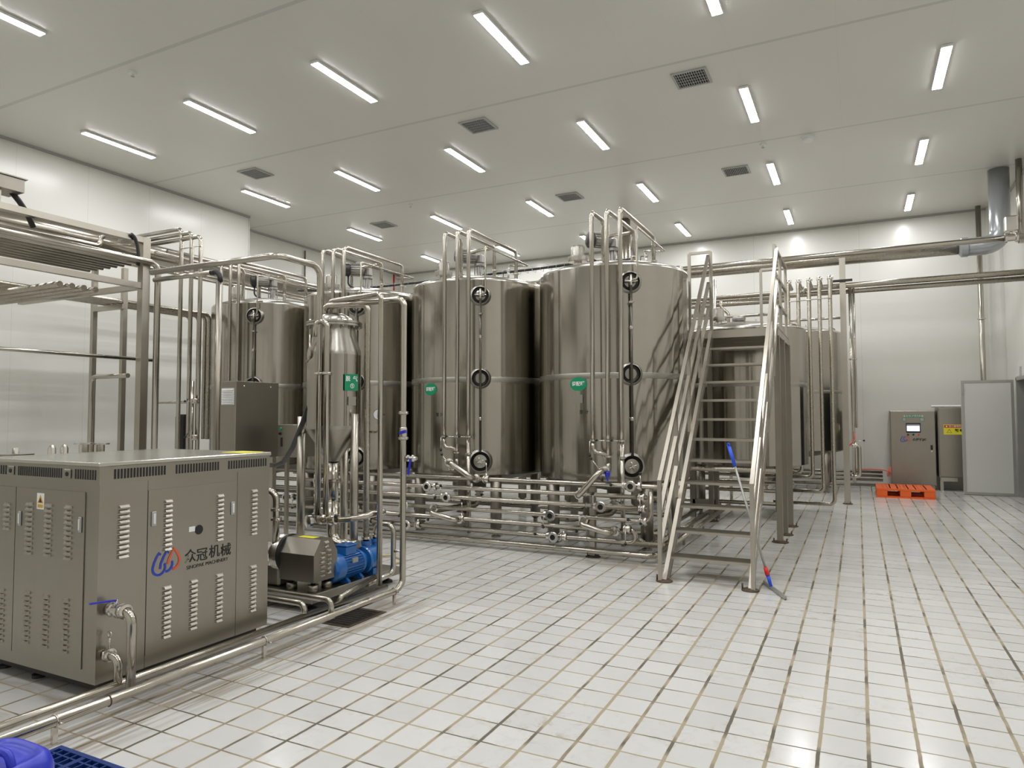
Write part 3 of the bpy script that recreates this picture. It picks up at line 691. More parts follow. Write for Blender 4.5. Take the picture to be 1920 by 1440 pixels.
# ================================================================== LOW PIPE RACK
RY = 7.35
zs = [0.825, 0.705, 0.585, 0.45, 0.33, 0.21, 0.08]
place_ = ['top', 'second', 'third', 'fourth', 'fifth', 'sixth', 'lowest']
xl = -9.6; PR = 0.0255
def RX(u, v): return at(u, v, Y=RY).x
ends = [RX(1205, 912), RX(1215, 935), RX(1215, 957), RX(1205, 978), RX(1098, 985), RX(1175, 1015), None]
rk = []
for i, z in enumerate(zs):
    nm = '%s of the seven low horizontal steel pipes before the tanks' % place_[i]
    if i == 0: pts = [(xl, RY, z), (RX(1232, 910), RY, z), (RX(1232, 910) + 0.1, RY + 0.05, z), (RX(1232, 910) + 0.12, RY + 0.1, 0.15)]
    elif i in (1, 2): pts = [(xl, RY, z), (RX(1217, 940) - 0.02, RY, z)]
    elif i == 3: pts = [(xl, RY, z), (RX(1221, 980), RY, z), (RX(1221, 980), RY, 0.77)]
    elif i == 4: pts = [(xl, RY, z), (RX(1170, 990), RY, z)]
    elif i == 5: pts = [(xl, RY, z), (RX(1190, 1018), RY, z), (RX(1190, 1018) + 0.02, RY, z + 0.135), (RX(1165, 990), RY, z + 0.135)]
    else: pts = [(xl, RY, z), (RX(1226, 1048), RY, z), (RX(1226, 1048), RY + 0.9, z)]
    rad = 0.032 if i == 6 else PR
    rk.append(MB().pipe(pts, rad, 0.09 if i != 5 else 0.066, 16).build('rack_pipe', M['pipe'], label=nm, cat='pipe', group='low horizontal rack pipes'))
def onr(u, i): return V((at(u, 930, Y=RY).x, RY, zs[i]))
for u, i, lv in ((806, 1, (0, 0, -1)), (842, 2, (0, 0, 1)), (764, 3, (0, 0, -1)), (1036, 3, (0, 0, -1)), (1130, 2, (0, 0, 1)), (1186, 0, (0, 0, 1)), (1041, 5, (-1, 0, 0.1)), (768, 5, (-1, 0, 0.05)), (542, 3, (0, 0, -1)), (600, 1, (0, 0, -1))):
    outlet(rk[i], onr(u, i), lv)
valve(rk[5], onr(1057, 5), (1, 0, 0), (1, 0, 0.05), hub=(0, 0, 1)); valve(rk[5], onr(784, 5), (1, 0, 0), (1, 0, 0.05), hub=(0, 0, 1))
valve(rk[0], onr(912, 0), (1, 0, 0), (0, 0, 1)); valve(rk[0], onr(648, 0), (1, 0, 0), (0.3, 0, 1)); valve(rk[0], onr(1174, 0), (1, 0, 0), (-1, 0, 0.05), hub=(0, -1, 0))
valve(rk[4], onr(866, 4), (1, 0, 0), (0, 0, 1)); valve(rk[4], onr(692, 5), (1, 0, 0), (-1, 0, 0.2), hub=(0, -1, 0))
valve(rk[1], onr(1203, 1) + V((0, -0.0, 0)), (1, 0, 0), (0, 0, -1), hub=(0, -1, 0)); valve(rk[2], onr(1204, 2), (1, 0, 0), (0, 0, -1), hub=(0, -1, 0)); valve(rk[3], onr(1206, 3), (1, 0, 0), (-1, 0, 0.1), hub=(0, -1, 0))
# S-shaped jumper spools
def jump(uvs, dys, label, r=0.033, cl=True):
    pts = [at(u, v, Y=RY + dy) for (u, v), dy in zip(uvs, dys)]
    o = MB().pipe(pts, r, 0.07, 16).build('jumper_pipe', M['pipe'], label=label, cat='pipe', group='slanted jumper pipes on the low rack')
    for a, c in ((0, 1), (-1, -2)): MB().clamp(pts[a], pts[c] - pts[a], r).build('clamp', M['fit'], o)
    return o
j1 = jump([(842, 867), (846, 869), (882, 895), (893, 897)], (0.02, -0.18, -0.18, -0.02), 'slanted jumper pipe below the goosenecks, left of the small hand wheel manway')
j2 = jump([(1135, 882), (1124, 885), (1084, 930), (1086, 928)], (0.05, -0.18, -0.18, 0.0), 'steep slanted jumper pipe dropping from the blue ball valve to the second rack pipe')
j3 = jump([(814, 952), (808, 962), (852, 975), (862, 974)], (-0.02, -0.16, -0.16, -0.03), 'jumper pipe between the fourth and fifth rack pipes, near the pump skid')
j4 = jump([(1094, 974), (1090, 984), (1140, 1000), (1154, 996)], (-0.02, -0.16, -0.16, -0.03), 'jumper pipe near the U bend at the right end of the rack')
j5 = jump([(600, 948), (604, 955), (640, 969), (655, 968)], (-0.02, -0.12, -0.12, -0.03), 'jumper pipe half hidden behind the degassing vessel legs')
v_ = valve(j4, at(1176, 992, Y=RY - 0.03), (1, 0, 0), (0, 0, -1), hub=(0, -1, 0))
bv = at(1139, 889, Y=RY); MB().lathe([(0.02, -0.03), (0.03, -0.02), (0.03, 0.02), (0.02, 0.03)], bv, seg=14).bar(bv + V((0.0, -0.04, 0.02)), bv + V((0.02, -0.05, -0.07)), 0.018, 0.012).build('blue_ball_valve', M['bluep'], j2)
# downpipes from the goosenecks to the rack
for k, u1 in (('D', 0), ('C', 0), ('B', 0), ('A', 0)):
    xc = TX[k]; X1 = xc + GO[k][1][0]; X2 = xc + GO[k][2][0]
    o = pipe_thing([(X1, GY, 1.06), (X1, GY, 0.97), (X1 - 0.06, GY - 0.03, 0.93)], 0.0255, 'short lower elbow of the middle downpipe before %s' % TN[k], name='elbow_pipe')
    valve(o, (X1 - 0.05, GY - 0.03, 0.935), (1, 0.2, 0), (-0.6, -0.2, 0.8), 0.03)
    pipe_thing([(X2, GY, 1.3), (X2, GY + 0.02, 0.14)], 0.0255, 'right downpipe continuing to the floor before %s' % TN[k], name='downpipe', cl=[((X2, GY, 1.12), (0, 0, 1))])
# rack posts
def rack_post(x, y, h, label, foot=True, w=0.06, mat='tube'):
    t = thing('rack_post', (x, y, 0), label, 'post')
    MB().box((x - w / 2, y - w / 2, 0.012), (x + w / 2, y + w / 2, h)).build('upright', M[mat], t)
    b = MB(); b.lathe([(0, 0), (0.085, 0), (0.085, 0.008), (0.06, 0.02), (0, 0.02)], (x, y, 0), seg=24)
    for i in range(4): a = i * math.pi / 2 + 0.7; b.cyl((x + 0.065 * math.cos(a), y + 0.065 * math.sin(a), 0.015), (x + 0.065 * math.cos(a), y + 0.065 * math.sin(a), 0.045), 0.006, seg=8)
    b.build('base_plate', M['rust'], t); return t
px = at(1112, 1046, Y=RY + 0.08).x
t = rack_post(px, RY + 0.08, 0.9, 'square steel post holding the low pipe rack under the tank beside the staircase')
b = MB()
for z in zs: b.ring((px - 0.04, RY, z), 0.03, 0.005, (1, 0, 0), 16, 6)
b.build('pipe_clips', M['fit'], t)
t = rack_post(at(652, 985, Y=RY + 0.08).x, RY + 0.08, 0.9, 'square post of the low pipe rack behind the degassing vessel legs')
# long pipes on the floor under the tanks
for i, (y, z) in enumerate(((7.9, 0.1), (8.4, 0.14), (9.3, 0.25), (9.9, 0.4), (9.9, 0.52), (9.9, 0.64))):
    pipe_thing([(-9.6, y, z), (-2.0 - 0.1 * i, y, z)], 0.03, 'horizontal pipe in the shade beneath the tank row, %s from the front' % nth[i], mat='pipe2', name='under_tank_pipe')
for k in 'DCBA':
    xc = TX[k]
    o = MB().pipe([(xc, TY, 0.6), (xc, TY, 0.32), (xc - 0.5, TY - 0.3, 0.25), (xc - 0.9, TY - 0.3, 0.25)], 0.04, 0.1).build('outlet_pipe', M['pipe2'], label='bottom drain pipe beneath %s' % TN[k], cat='pipe')
    valve(o, (xc, TY, 0.48), (0, 0, 1), (0.6, -0.8, 0), 0.04)
# column of square supports below the row
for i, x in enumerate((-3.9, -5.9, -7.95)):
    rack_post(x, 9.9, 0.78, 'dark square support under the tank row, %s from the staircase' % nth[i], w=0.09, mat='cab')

# ================================================================== SECOND ROW TANKS
tE = tank('E', -1.68, 11.9, TR, 0.82, 2.93, 'steel tank in shadow straight behind the staircase landing', phi=-80, front=False, motor=False)
tG = tank('G', -1.2, 16.15, 0.93, 0.86, 3.3, 'pale steel tank farthest back, beside the tall square post', phi=-80, front=False, motor=False)
for i, x in enumerate((-3.95, -6.05, -8.2)):  # added hidden row, blocks light reaching the floor under the front tanks
    tank('R%d' % i, x, 11.9, TR, 0.82, 2.93, 'added low rear tank hidden behind %s, only its legs showing' % ('the tank nearest the staircase', 'the second tank from the staircase', 'the third tank from the staircase')[i], phi=-80, front=False, motor=False)
# ================================================================== STAIRCASE
SXl, SXr, SY0, SY1, SZ = -1.70, -0.91, 6.62, 9.25, 2.7
st = thing('steel_staircase', ((SXl + SXr) / 2, SY0, 0), 'steep steel staircase with open treads and handrails up to the tank landing', 'staircase')
slope = V((0, SY1 - SY0, SZ)); NS = 12
for x, nm in ((SXl, 'l'), (SXr, 'r')):
    b = MB(); b.prism([(x - 0.02, SY0 + 0.02, 0.01), (x - 0.02, SY0 + 0.16, 0.01), (x - 0.02, SY1 + 0.09, SZ), (x - 0.02, SY1 - 0.05, SZ)], (0.04, 0, 0)); b.build('stringer', M['tube'], st)
    b = MB(); b.prism([(x - 0.015, SY0 + 0.2, 0.01), (x - 0.015, SY0 + 0.23, 0.01), (x - 0.015, SY1 + 0.12, SZ - 0.06), (x - 0.015, SY1 + 0.09, SZ - 0.06)], (0.03, 0, 0)); b.build('rear_stringer', M['tube'], st)
    b = MB(); b.lathe([(0, 0), (0.08, 0), (0.08, 0.008), (0.06, 0.018), (0, 0.02)], (x, SY0 + 0.03, 0), seg=24); b.cyl((x - 0.07, SY0 + 0.03, 0.01), (x - 0.07, SY0 + 0.03, 0.06), 0.008, seg=8); b.build('foot_plate', M['rust'], st)
for i in range(1, NS):
    z = SZ * i / NS; y = SY0 + (SY1 - SY0) * i / NS
    b = MB(); b.box((SXl + 0.02, y - 0.0, z - 0.03), (SXr - 0.02, y + 0.2, z - 0.022))
    b.box((SXl + 0.02, y - 0.005, z - 0.045), (SXr - 0.02, y + 0.005, z - 0.02)); b.box((SXl + 0.02, y + 0.195, z - 0.045), (SXr - 0.02, y + 0.2, z - 0.02))
    for j in range(9): yy = y + 0.015 + j * 0.021; b.box((SXl + 0.02, yy, z - 0.022), (SXr - 0.02, yy + 0.011, z - 0.017))
    b.build('tread', M['tube'], st)
def sp(tf, x, off): return V((x, SY0 + 0.0 + (SY1 - SY0) * tf, SZ * tf + off))
RO = 0.95
for x in (SXl - 0.03, SXr + 0.03):
    for off in (RO, RO * 0.67, RO * 0.34):
        o = MB().bar(sp(0, x, off), sp(1, x, off + (0.05 if off == RO else 0)), 0.038, 0.038).build('handrail' if off == RO else 'side_rail', M['tube'], st)
    for k, tf in enumerate((0, 0.27, 0.52, 0.76)):
        MB().bar(sp(tf, x, 0.0), sp(tf, x, RO + 0.02), 0.036, 0.036, up=(0, 1, 0)).build('baluster', M['tube'], st)
# landing
YL1 = 10.75; XLL = -1.98
ld = thing('steel_landing', (-1.5, 10, 0), 'raised steel landing with guard rails at the top of the staircase', 'platform')
b = MB(); b.box((XLL, SY1, SZ - 0.012), (SXr + 0.03, YL1, SZ)); b.build('deck', M['cab'], ld)
b = MB()
b.bar((XLL, SY1, SZ - 0.05), (SXr + 0.03, SY1, SZ - 0.05), 0.06, 0.1); b.bar((XLL, YL1, SZ - 0.05), (SXr + 0.03, YL1, SZ - 0.05), 0.06, 0.1)
b.bar((SXr, SY1, SZ - 0.05), (SXr, YL1, SZ - 0.05), 0.06, 0.1); b.bar((XLL, SY1, SZ - 0.05), (XLL, YL1, SZ - 0.05), 0.06, 0.1)
for y in (9.7, 10.2): b.bar((XLL, y, SZ - 0.04), (SXr, y, SZ - 0.04), 0.04, 0.06)
b.build('deck_frame', M['tube'], ld)
for x, y in ((-0.905, 9.3), (-0.897, 9.9), (-0.894, 10.68), (-2.0, 10.68)):
    MB().box((x - 0.035, y - 0.035, 0.012), (x + 0.035, y + 0.035, SZ - 0.1)).build('support_post', M['post'], ld)
    b = MB(); b.lathe([(0, 0), (0.1, 0), (0.1, 0.01), (0.06, 0.02), (0, 0.02)], (x, y, 0), seg=24)
    for s in (-1, 1): b.cyl((x + s * 0.075, y, 0), (x + s * 0.075, y, 0.05), 0.008, seg=8)
    b.build('base_plate', M['rust'], ld)
GH = 1.05
for x, y in ((SXr, SY1), (SXr, 9.95), (SXr, YL1), (-1.25, YL1), (SXl, SY1), (XLL, SY1)):
    MB().bar((x, y, SZ), (x, y, SZ + GH), 0.038, up=(0, 1, 0)).build('guard_post', M['tube'], ld)
for off in (GH, GH * 0.67, GH * 0.34):
    MB().bar((SXr, SY1, SZ + off), (SXr, YL1, SZ + off), 0.034).build('guard_rail', M['tube'], ld)
    if off == GH:
        MB().bar((SXr, YL1, SZ + off), (-1.25, YL1, SZ + off), 0.034).build('guard_rail', M['tube'], ld)
    MB().bar((XLL, SY1, SZ + off), (SXl, SY1, SZ + off), 0.034).build('guard_rail', M['tube'], ld) if off == GH else None
# squeegee leaning on the stair
sq = thing('floor_squeegee', at(1447, 1102, Z=0.0), 'blue handled floor squeegee leaning against the right side of the staircase', 'squeegee')
p0 = at(1447, 1102, Z=0.04); p1 = at(1367, 838, Y=SY0 + 0.42)
p0 = at(1446, 1100, Z=0.03)
dq = (p1 - p0)
MB().cyl(p0 + dq * 0.1, p0 + dq * 0.86, 0.0115, seg=12).build('pole', M['alu'], sq)
MB().cyl(p0 + dq * 0.85, p1, 0.016, 0.0185, seg=14).build('grip', M['grip'], sq)
MB().ring(p1 + dq.normalized() * 0.02, 0.017, 0.006, dq.cross(V((0, 0, 1))), 16, 6).build('hanging_loop', M['grip'], sq)
MB().cyl(p0 + dq * 0.075, p0 + dq * 0.13, 0.021, 0.018, seg=14).build('collar', M['red'], sq)
MB().cyl(p0 + dq * 0.0, p0 + dq * 0.078, 0.014, 0.017, seg=12).build('socket', M['grip'], sq)
ha, hb = at(1433, 1091, Z=0.02), at(1473, 1121, Z=0.02)
MB().bar(ha, hb, 0.02, 0.03).build('blade_holder', M['alu'], sq); MB().bar(ha - V((0, 0, 0.012)), hb - V((0, 0, 0.012)), 0.008, 0.016).build('rubber_blade', M['rubber'], sq)

# ================================================================== PIPEWORK AT THE SECOND ROW
YV = 12.6
for i, (u, v) in enumerate(((1477, 525), (1496, 524), (1516, 521), (1535.5, 519), (1555.4, 517))):
    p = at(u, v, Y=YV); X, Z = p.x, p.z - 0.02
    zb = (0.78, 0.62, 0.55, 0.32, 0.12)[i]
    pts = [(X, YV + 0.75, Z - 0.02), (X, YV, Z), (X, YV, zb), (X - (0.3, 0.35, 0.6, 0.62, 0.95)[i], YV, zb)]
    o = MB().pipe(pts, 0.032, 0.08).build('riser_pipe', M['pipe2'], label='tall bent riser pipe right of the staircase, %s of five from the left' % nth[i], cat='pipe', group='five risers beside the landing')
    MB().clamp((X, YV + 0.1, Z), (0, 1, 0), 0.032).build('clamp', M['fit'], o)
pa, pb = at(1480, 566, Y=YV - 0.04), at(1560, 558, Y=YV - 0.04)
MB().cyl(pa, pb, 0.009, seg=8).build('tie_rod', M['fit'], label='thin round tie rod across the five risers', cat='rod')
pz = at(1583, 484, Y=13.78)
t = rack_post(-0.2, 13.78, pz.z, 'tall square steel post standing right of the five risers', w=0.1)
MB().bar((-0.36, 13.71, pz.z - 0.42), (-0.04, 13.71, pz.z - 0.42), 0.04).build('bracket', M['rubber'], t)
# overhead pipes along the back of the room
def hz(u0, v0, u1, Y, r, lab, mat='pipe2', x1=None):
    a = at(u0, v0, Y=Y); x2 = at(u1, v0, Y=Y).x if x1 is None else x1
    return pipe_thing([(a.x, Y, a.z), (x2, Y, a.z)], r, lab, mat=mat, name='overhead_pipe')
zt_ = at(1600, 474, Y=13.8).z
pipe_thing([(XLF, 13.8, zt_), (XR, 13.8, zt_)], 0.05, 'polished high overhead pipe running to the right wall before the round duct', name='overhead_pipe')
zl_ = at(1700, 524, Y=13.8).z
pipe_thing([(at(1505, 540, Y=13.8).x, 13.95, zl_ - 0.1), (at(1505, 540, Y=13.8).x, 13.95, zl_), (XR, 13.95, zl_)], 0.05, 'overhead pipe below the high pair, ending beside the five risers', name='overhead_pipe', mat='pipe2')
pipe_thing([(XLF, 14.0, zl_ - 0.1), (XR, 14.0, zl_ - 0.1)], 0.045, 'overhead pipe tucked just beneath the lower crossing pipe', name='overhead_pipe', mat='pipe2')
zq = at(1350, 558, Y=13.4).z
for i, (dz, yy) in enumerate(((0, 13.4), (-0.14, 13.4), (-0.3, 13.5))):
    pipe_thing([(XLF, yy, zq + dz), (at(1470, 548, Y=yy).x if i < 2 else at(1330, 560, Y=yy).x, yy, zq + dz)], 0.04, 'middle height cross pipe seen behind the landing rails, %s from above' % nth[i], name='cross_pipe', mat='pipe2')
p = at(1352, 565, Y=13.3); q = at(1366, 590, Y=13.3)
pipe_thing([(p.x, 13.3, p.z), (p.x, 13.3, p.z - 0.12), (q.x, 13.3, q.z + 0.02), (q.x, 13.3, 0.0)], 0.03, 'cranked drop pipe behind the landing', name='drop_pipe', mat='pipe2')
p = at(1340, 570, Y=13.0)
pipe_thing([(p.x, 13.0, 4.1), (p.x, 13.0, 0.0)], 0.03, 'straight drop pipe behind the landing, next to the cranked one', name='drop_pipe', mat='pipe2')
za_ = at(1400, 592, Y=12.95).z
pipe_thing([(XLF, 12.95, za_), (at(1470, 588, Y=12.95).x, 12.95, za_)], 0.025, 'thin level pipe just above the landing deck', name='cross_pipe')
zc2 = at(1540, 598, Y=13.78).z
pipe_thing([(at(1480, 602, Y=13.78).x, 13.78, zc2), (-0.22, 13.78, zc2)], 0.022, 'thin level pipe reaching the tall square post', name='cross_pipe')
# thin risers by the post
for i, (u, v0, v1, lab) in enumerate(((1593.5, 540, 905, 'thin pipe hugging the tall square post'), (1600, 540, 802, 'thin riser pipe just right of the tall square post'))):
    a = at(u, v0, Y=13.9); c = at(u + 8 * 0 + 0, v1, Y=13.9)
    pipe_thing([(a.x, 13.9, a.z), (a.x, 13.9, c.z)], 0.02 if i else 0.03, lab, name='thin_riser', cl=[((a.x, 13.9, 2.6), (0, 0, 1))])
a = at(1598, 835, Y=13.9); c = at(1612, 893, Y=13.9)
o = pipe_thing([(a.x, 13.9, a.z), (c.x, 13.9, a.z), (c.x, 13.9, c.z), (a.x - 0.02, 13.9, c.z)], 0.035, 'bracket shaped side pipe low on the tall square post', bend=0.09, name='loop_pipe')
valve(o, (a.x + 0.03, 13.9, a.z), (1, 0, 0), (1, 0, 0.1), 0.035, 0.15, hub=(0, 0, 1))
pts = [at(u, v, Y=13.85) for u, v in ((1602, 812), (1602, 822), (1598, 830), (1592, 836))]
MB().tube(fillet(pts, 0.1), 0.012, 8).build('red_hose', M['hose'], label='short red hose hanging beside the tall square post', cat='hose')
# low pipes along the back wall
for i, v in enumerate((907, 911, 917, 922)):
    z = (0.34, 0.26, 0.18, 0.08)[i]; yy = (17.1, 17.05, 16.95, 16.8)[i]
    pipe_thing([(-3.0, yy, z), (0.45, yy, z)], 0.03, 'low level pipe at the foot of the back wall, %s from above' % nth[i], name='floor_pipe', mat='pipe2')
pts = [at(u, v, Z=z) for u, v, z in ((1600, 899, 0.42), (1625, 900, 0.4), (1650, 900, 0.4), (1664, 905, 0.36))]
pts = [(-0.1, 16.9, 0.4), (0.25, 16.95, 0.41), (0.5, 16.9, 0.4), (0.62, 16.85, 0.36)]
MB().tube(fillet(pts, 0.2), 0.013, 8).build('red_hose', M['hose'], label='red hose lying along the low wall pipes behind the orange pallet', cat='hose')
# manifold under tank E
for i, (y, z) in enumerate(((12.2, 0.12), (12.5, 0.3), (12.7, 0.42), (12.7, 0.55), (12.7, 0.68), (10.4, 0.8))):
    pipe_thing([(-4.4, y, z), (-1.0, y, z)], 0.032, 'cross pipe beneath the tank behind the landing, %s counted upwards' % nth[i], name='under_tank_pipe', mat='pipe2')
for i, x in enumerate((-1.95, -2.1, -2.32)):
    o = pipe_thing([(x, 7.95, 0.1), (x, 11.9, 0.1)], 0.035, 'floor pipe running back under the staircase, %s from the right' % nth[i], name='floor_pipe', mat='pipe2', cl=[((x, 7.98, 0.1), (0, 1, 0))])
    b = MB()
    for y in (8.6, 9.8, 11.0): b.box((x - 0.012, y - 0.012, 0), (x + 0.012, y + 0.012, 0.07))
    b.build('pipe_stand', M['tube'], o)
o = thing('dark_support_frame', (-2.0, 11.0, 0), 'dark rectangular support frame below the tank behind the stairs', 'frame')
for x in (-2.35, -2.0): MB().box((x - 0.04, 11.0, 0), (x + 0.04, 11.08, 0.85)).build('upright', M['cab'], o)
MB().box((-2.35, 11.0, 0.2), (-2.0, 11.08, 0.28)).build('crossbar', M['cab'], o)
b = MB(); X = at(1500, 1, Y=YV).x
# small motor on tank E top right side of landing
# ------------------------------------------------------------------ back right: duct and wall pipes
dx, dy = 2.35, 14.86; r_ = 0.165; zd = at(1700, 474, Y=dy).z
MB().pipe([(dx, dy, ZC - 0.004), (dx, dy, zd), (dx - 0.55, dy, zd)], r_, 0.24, 32).lathe([(r_, 0), (r_ + 0.012, 0.0), (r_ + 0.012, 0.1), (0.12, 0.14)], (dx - 0.5, dy, zd), (-1, 0, 0), 32).build('exhaust_duct', M['pvc'], label='thick shiny grey duct coming down from the ceiling and turning left', cat='duct')
pipe_thing([(dx - 0.6, dy, zd), (-4.6, dy, zd), (-4.6, dy, ZC - 0.01)], 0.12, 'long round duct continuing left from the grey ceiling duct behind the high pipe', mat='pipe2', name='exhaust_duct', cat='duct', seg=24)
o = pipe_thing([(2.36, 17.3, ZC), (2.36, 17.3, 2.2), (2.36, 17.3, 0.1)], 0.05, 'vertical pipe in the back right corner behind the door leaf', name='corner_pipe', cl=[((2.36, 17.3, 3.6), (0, 0, 1))])
for i, (x, y) in enumerate(((2.57, 14.4), (2.68, 14.1))):
    pipe_thing([(x, y, ZC), (x, y, zt_ + 0.02)], 0.05, ('front', 'rear')[i] + ' polished pipe dropping from the ceiling at the right frame edge', name='ceiling_pipe')
t = thing('actuator_valve', (2.3, 13.8, zt_), 'small boxy valve actuator on the high overhead pipe near the duct', 'valve')
MB().box((2.24, 13.74, zt_ + 0.1), (2.42, 13.88, zt_ + 0.36), bev=0.02).build('actuator_body', M['fit'], t)
MB().lathe([(0.05, -0.1), (0.085, -0.09), (0.085, -0.06), (0.06, -0.05), (0.06, 0.05), (0.085, 0.06), (0.085, 0.09), (0.05, 0.1)], (2.33, 13.8, zt_), (1, 0, 0), 20).build('valve_body', M['fit'], t)
MB().cyl((2.33, 13.8, zt_ + 0.04), (2.33, 13.8, zt_ + 0.12), 0.02, seg=12).build('stem', M['fit'], t)
pn_ = at(1914, 696, X=XR); MB().box((XR - 0.012, pn_.y - 0.07, pn_.z - 0.09), (XR, pn_.y + 0.07, pn_.z + 0.09)).build('wall_notice', M['vent'], label='small grey notice on the right wall above the doorway', cat='notice')

x = at(719, 470, Y=17.3).x
pipe_thing([(x, 17.3, ZC - 0.01), (x, 17.3, 3.0)], 0.06, 'pale vertical pipe on the back wall between the second and third tanks', name='wall_pipe', mat='tube')
x = at(737, 520, Y=17.35).x
pipe_thing([(x, 17.35, at(737, 510, Y=17.35).z), (x, 17.35, 0.1)], 0.05, 'red vertical pipe on the back wall glimpsed between two tanks', name='fire_pipe', mat='red')
p = at(572, 470, X=-12.76)
pipe_thing([(-12.76, p.y, p.z), (-12.76, p.y, 1.0)], 0.02, 'thin conduit on the recessed left wall above the leftmost tanks', name='wall_conduit', mat='tube')
# ================================================================== CONTROL CABINETS
cY = 17.0
def cabinet(x0, x1, z0, z1, y, name, label, yb=YB - 0.03):
    t = thing(name, ((x0 + x1) / 2, y, 0), label, 'cabinet')
    MB().box((x0, y, z0), (x1, yb, z1), bev=0.006).build('body', M['cab'], t)
    return t
x0, x1 = at(1668, 769, Y=cY).x, at(1753, 771, Y=cY).x; zt1 = at(1700, 770, Y=cY).z
t = cabinet(x0, x1, 0.1, zt1, cY, 'control_cabinet', 'steel control cabinet with touch screen behind the orange pallet')
MB().box((x0 + 0.03, cY + 0.03, 0), (x1 - 0.03, cY + 0.3, 0.1)).build('plinth', M['cab'], t)
d_ = MB().box((x0 + 0.012, cY - 0.018, 0.12), (x1 - 0.012, cY, zt1 - 0.012), bev=0.004).build('door', M['cab'], t)
def q3(u, v, off=0.02): p = at(u, v, Y=cY - off); return p
a, c = q3(1698.5, 793), q3(1726.5, 811.5)
s_ = MB().box((a.x, cY - 0.03, c.z), (c.x, cY - 0.018, a.z), bev=0.004).build('screen_bezel', M['rubber'], t)
a2, c2 = q3(1700, 795.5), q3(1724.5, 808.5)
MB().box((a2.x, cY - 0.032, c2.z), (c2.x, cY - 0.03, a2.z)).build('screen', M['screen'], s_)
b = MB(); a3 = q3(1700, 795.5); c3 = q3(1724.5, 798.5); b.box((a3.x, cY - 0.0335, c3.z), (c3.x, cY - 0.032, a3.z)); b.build('title_bar', M['vent'], s_)
for u, m_ in ((1702.5, 'ink'), (1712.5, 'ink'), (1722.5, 'red')):
    p = q3(u, 815); MB().lathe([(0, 0.03), (0.016, 0.028), (0.016, 0.012), (0.02, 0.01), (0.02, 0)], (p.x, cY - 0.018, p.z), (0, -1, 0), 16).build('push_button', M['knob'] if m_ == 'ink' else M['red'], t, label=('black push button' if m_ == 'ink' else 'red emergency button'))
a, c = q3(1697.5, 778), q3(1727.5, 782.5)
s_ = MB().box((a.x, cY - 0.021, c.z), (c.x, cY - 0.018, a.z)).build('title_strip', M['green'], t)
text_mesh('lettering', '全自动CIP清洗系统', (a.z - c.z) * 0.85, M['wink'], ((a.x + c.x) / 2, cY - 0.023, (a.z + c.z) / 2), (1, 0, 0), (0, 0, 1), s_)
for u0, u1 in ((1691.5, 1699), (1724.5, 1733)):
    a, c = q3(u0, 783), q3(u1, 790); s_ = MB().box((a.x, cY - 0.021, c.z), (c.x, cY - 0.018, a.z)).build('note_sticker', M['green'], t)
    e = 0.008; MB().box((a.x + e, cY - 0.0225, c.z + e), (c.x - e, cY - 0.021, a.z - e)).build('note_face', M['vent'], s_)
p = q3(1747, 839); MB().box((p.x - 0.02, cY - 0.04, p.z - 0.05), (p.x + 0.02, cY - 0.018, p.z + 0.05), bev=0.006).build('lock_handle', M['knob'], t)
p = q3(1747, 846); MB().cyl((p.x, cY - 0.018, p.z), (p.x, cY - 0.05, p.z), 0.018, seg=14).build('key_lock', M['fit'], t)
def ribbon(b, pts, wd, n, off):
    """flat stroke through 3d points lying in a plane with normal n"""
    pts = [V(p) for p in pts]; n = V(n).normalized(); L2 = []; k = len(pts)
    for i in range(k):
        t_ = (pts[min(i + 1, k - 1)] - pts[max(i - 1, 0)]).normalized(); s_ = n.cross(t_) * wd / 2
        L2 += [pts[i] + s_ + n * off, pts[i] - s_ + n * off]
    o_ = b.add(L2)
    for i in range(k - 1): b.face((o_ + 2 * i, o_ + 2 * i + 1, o_ + 2 * i + 3, o_ + 2 * i + 2))
def logo(parent, o_, right, up, S):
    """three interlocked drop outlines, S = width of the mark"""
    R_, U = V(right).normalized(), V(up).normalized(); n = R_.cross(U)
    def P(x, y): return V(o_) + R_ * x * S + U * y * S
    def drop(cx, cy, a0, a1, tip=None, lead=None):
        rr = 0.215; pts = []
        if lead: pts += [P(*q) for q in lead]
        k = 14
        for i in range(k + 1):
            a = math.radians(a0 + (a1 - a0) * i / k); pts.append(P(cx + rr * math.cos(a), cy + rr * math.sin(a) * 1.0))
        if tip: pts += [P(*q) for q in tip]
        return pts
    b = MB(); ribbon(b, drop(0.25, 0.3, 150, 390, lead=[(0.3, 0.69), (0.245, 0.76), (0.16, 0.64), (0.08, 0.48)]), 0.075 * S, n, 0.001)
    ribbon(b, drop(0.5, 0.36, -95, 20), 0.075 * S, n, 0.001)
    ribbon(b, [P(0.29, 0.26), P(0.31, 0.42), P(0.4, 0.6), P(0.51, 0.79), P(0.585, 0.7)], 0.075 * S, n, 0.0012)
    b.build('blue_drops', M['logob'], parent, label='two interlocked blue drop outlines')
    b = MB(); ribbon(b, [P(0.55, 0.36), P(0.58, 0.5), P(0.66, 0.65), P(0.76, 0.82), P(0.88, 0.66), P(0.955, 0.52), P(0.965, 0.4), P(0.92, 0.28), P(0.84, 0.2), P(0.72, 0.17)], 0.075 * S, n, 0.0014)
    b.build('red_drop', M['logor'], parent, label='orange red drop outline')
a = q3(1688.5, 829.5); wl = q3(1705.5, 829).x - a.x
lg = MB().box((a.x, cY - 0.0186, a.z), (a.x + 0.001, cY - 0.018, a.z + 0.001)).build('maker_logo', M['cab'], t)
logo(lg, (a.x, cY - 0.019, a.z), (1, 0, 0), (0, 0, 1), wl)
a, c = q3(1711, 824.5), q3(1737, 824.5)
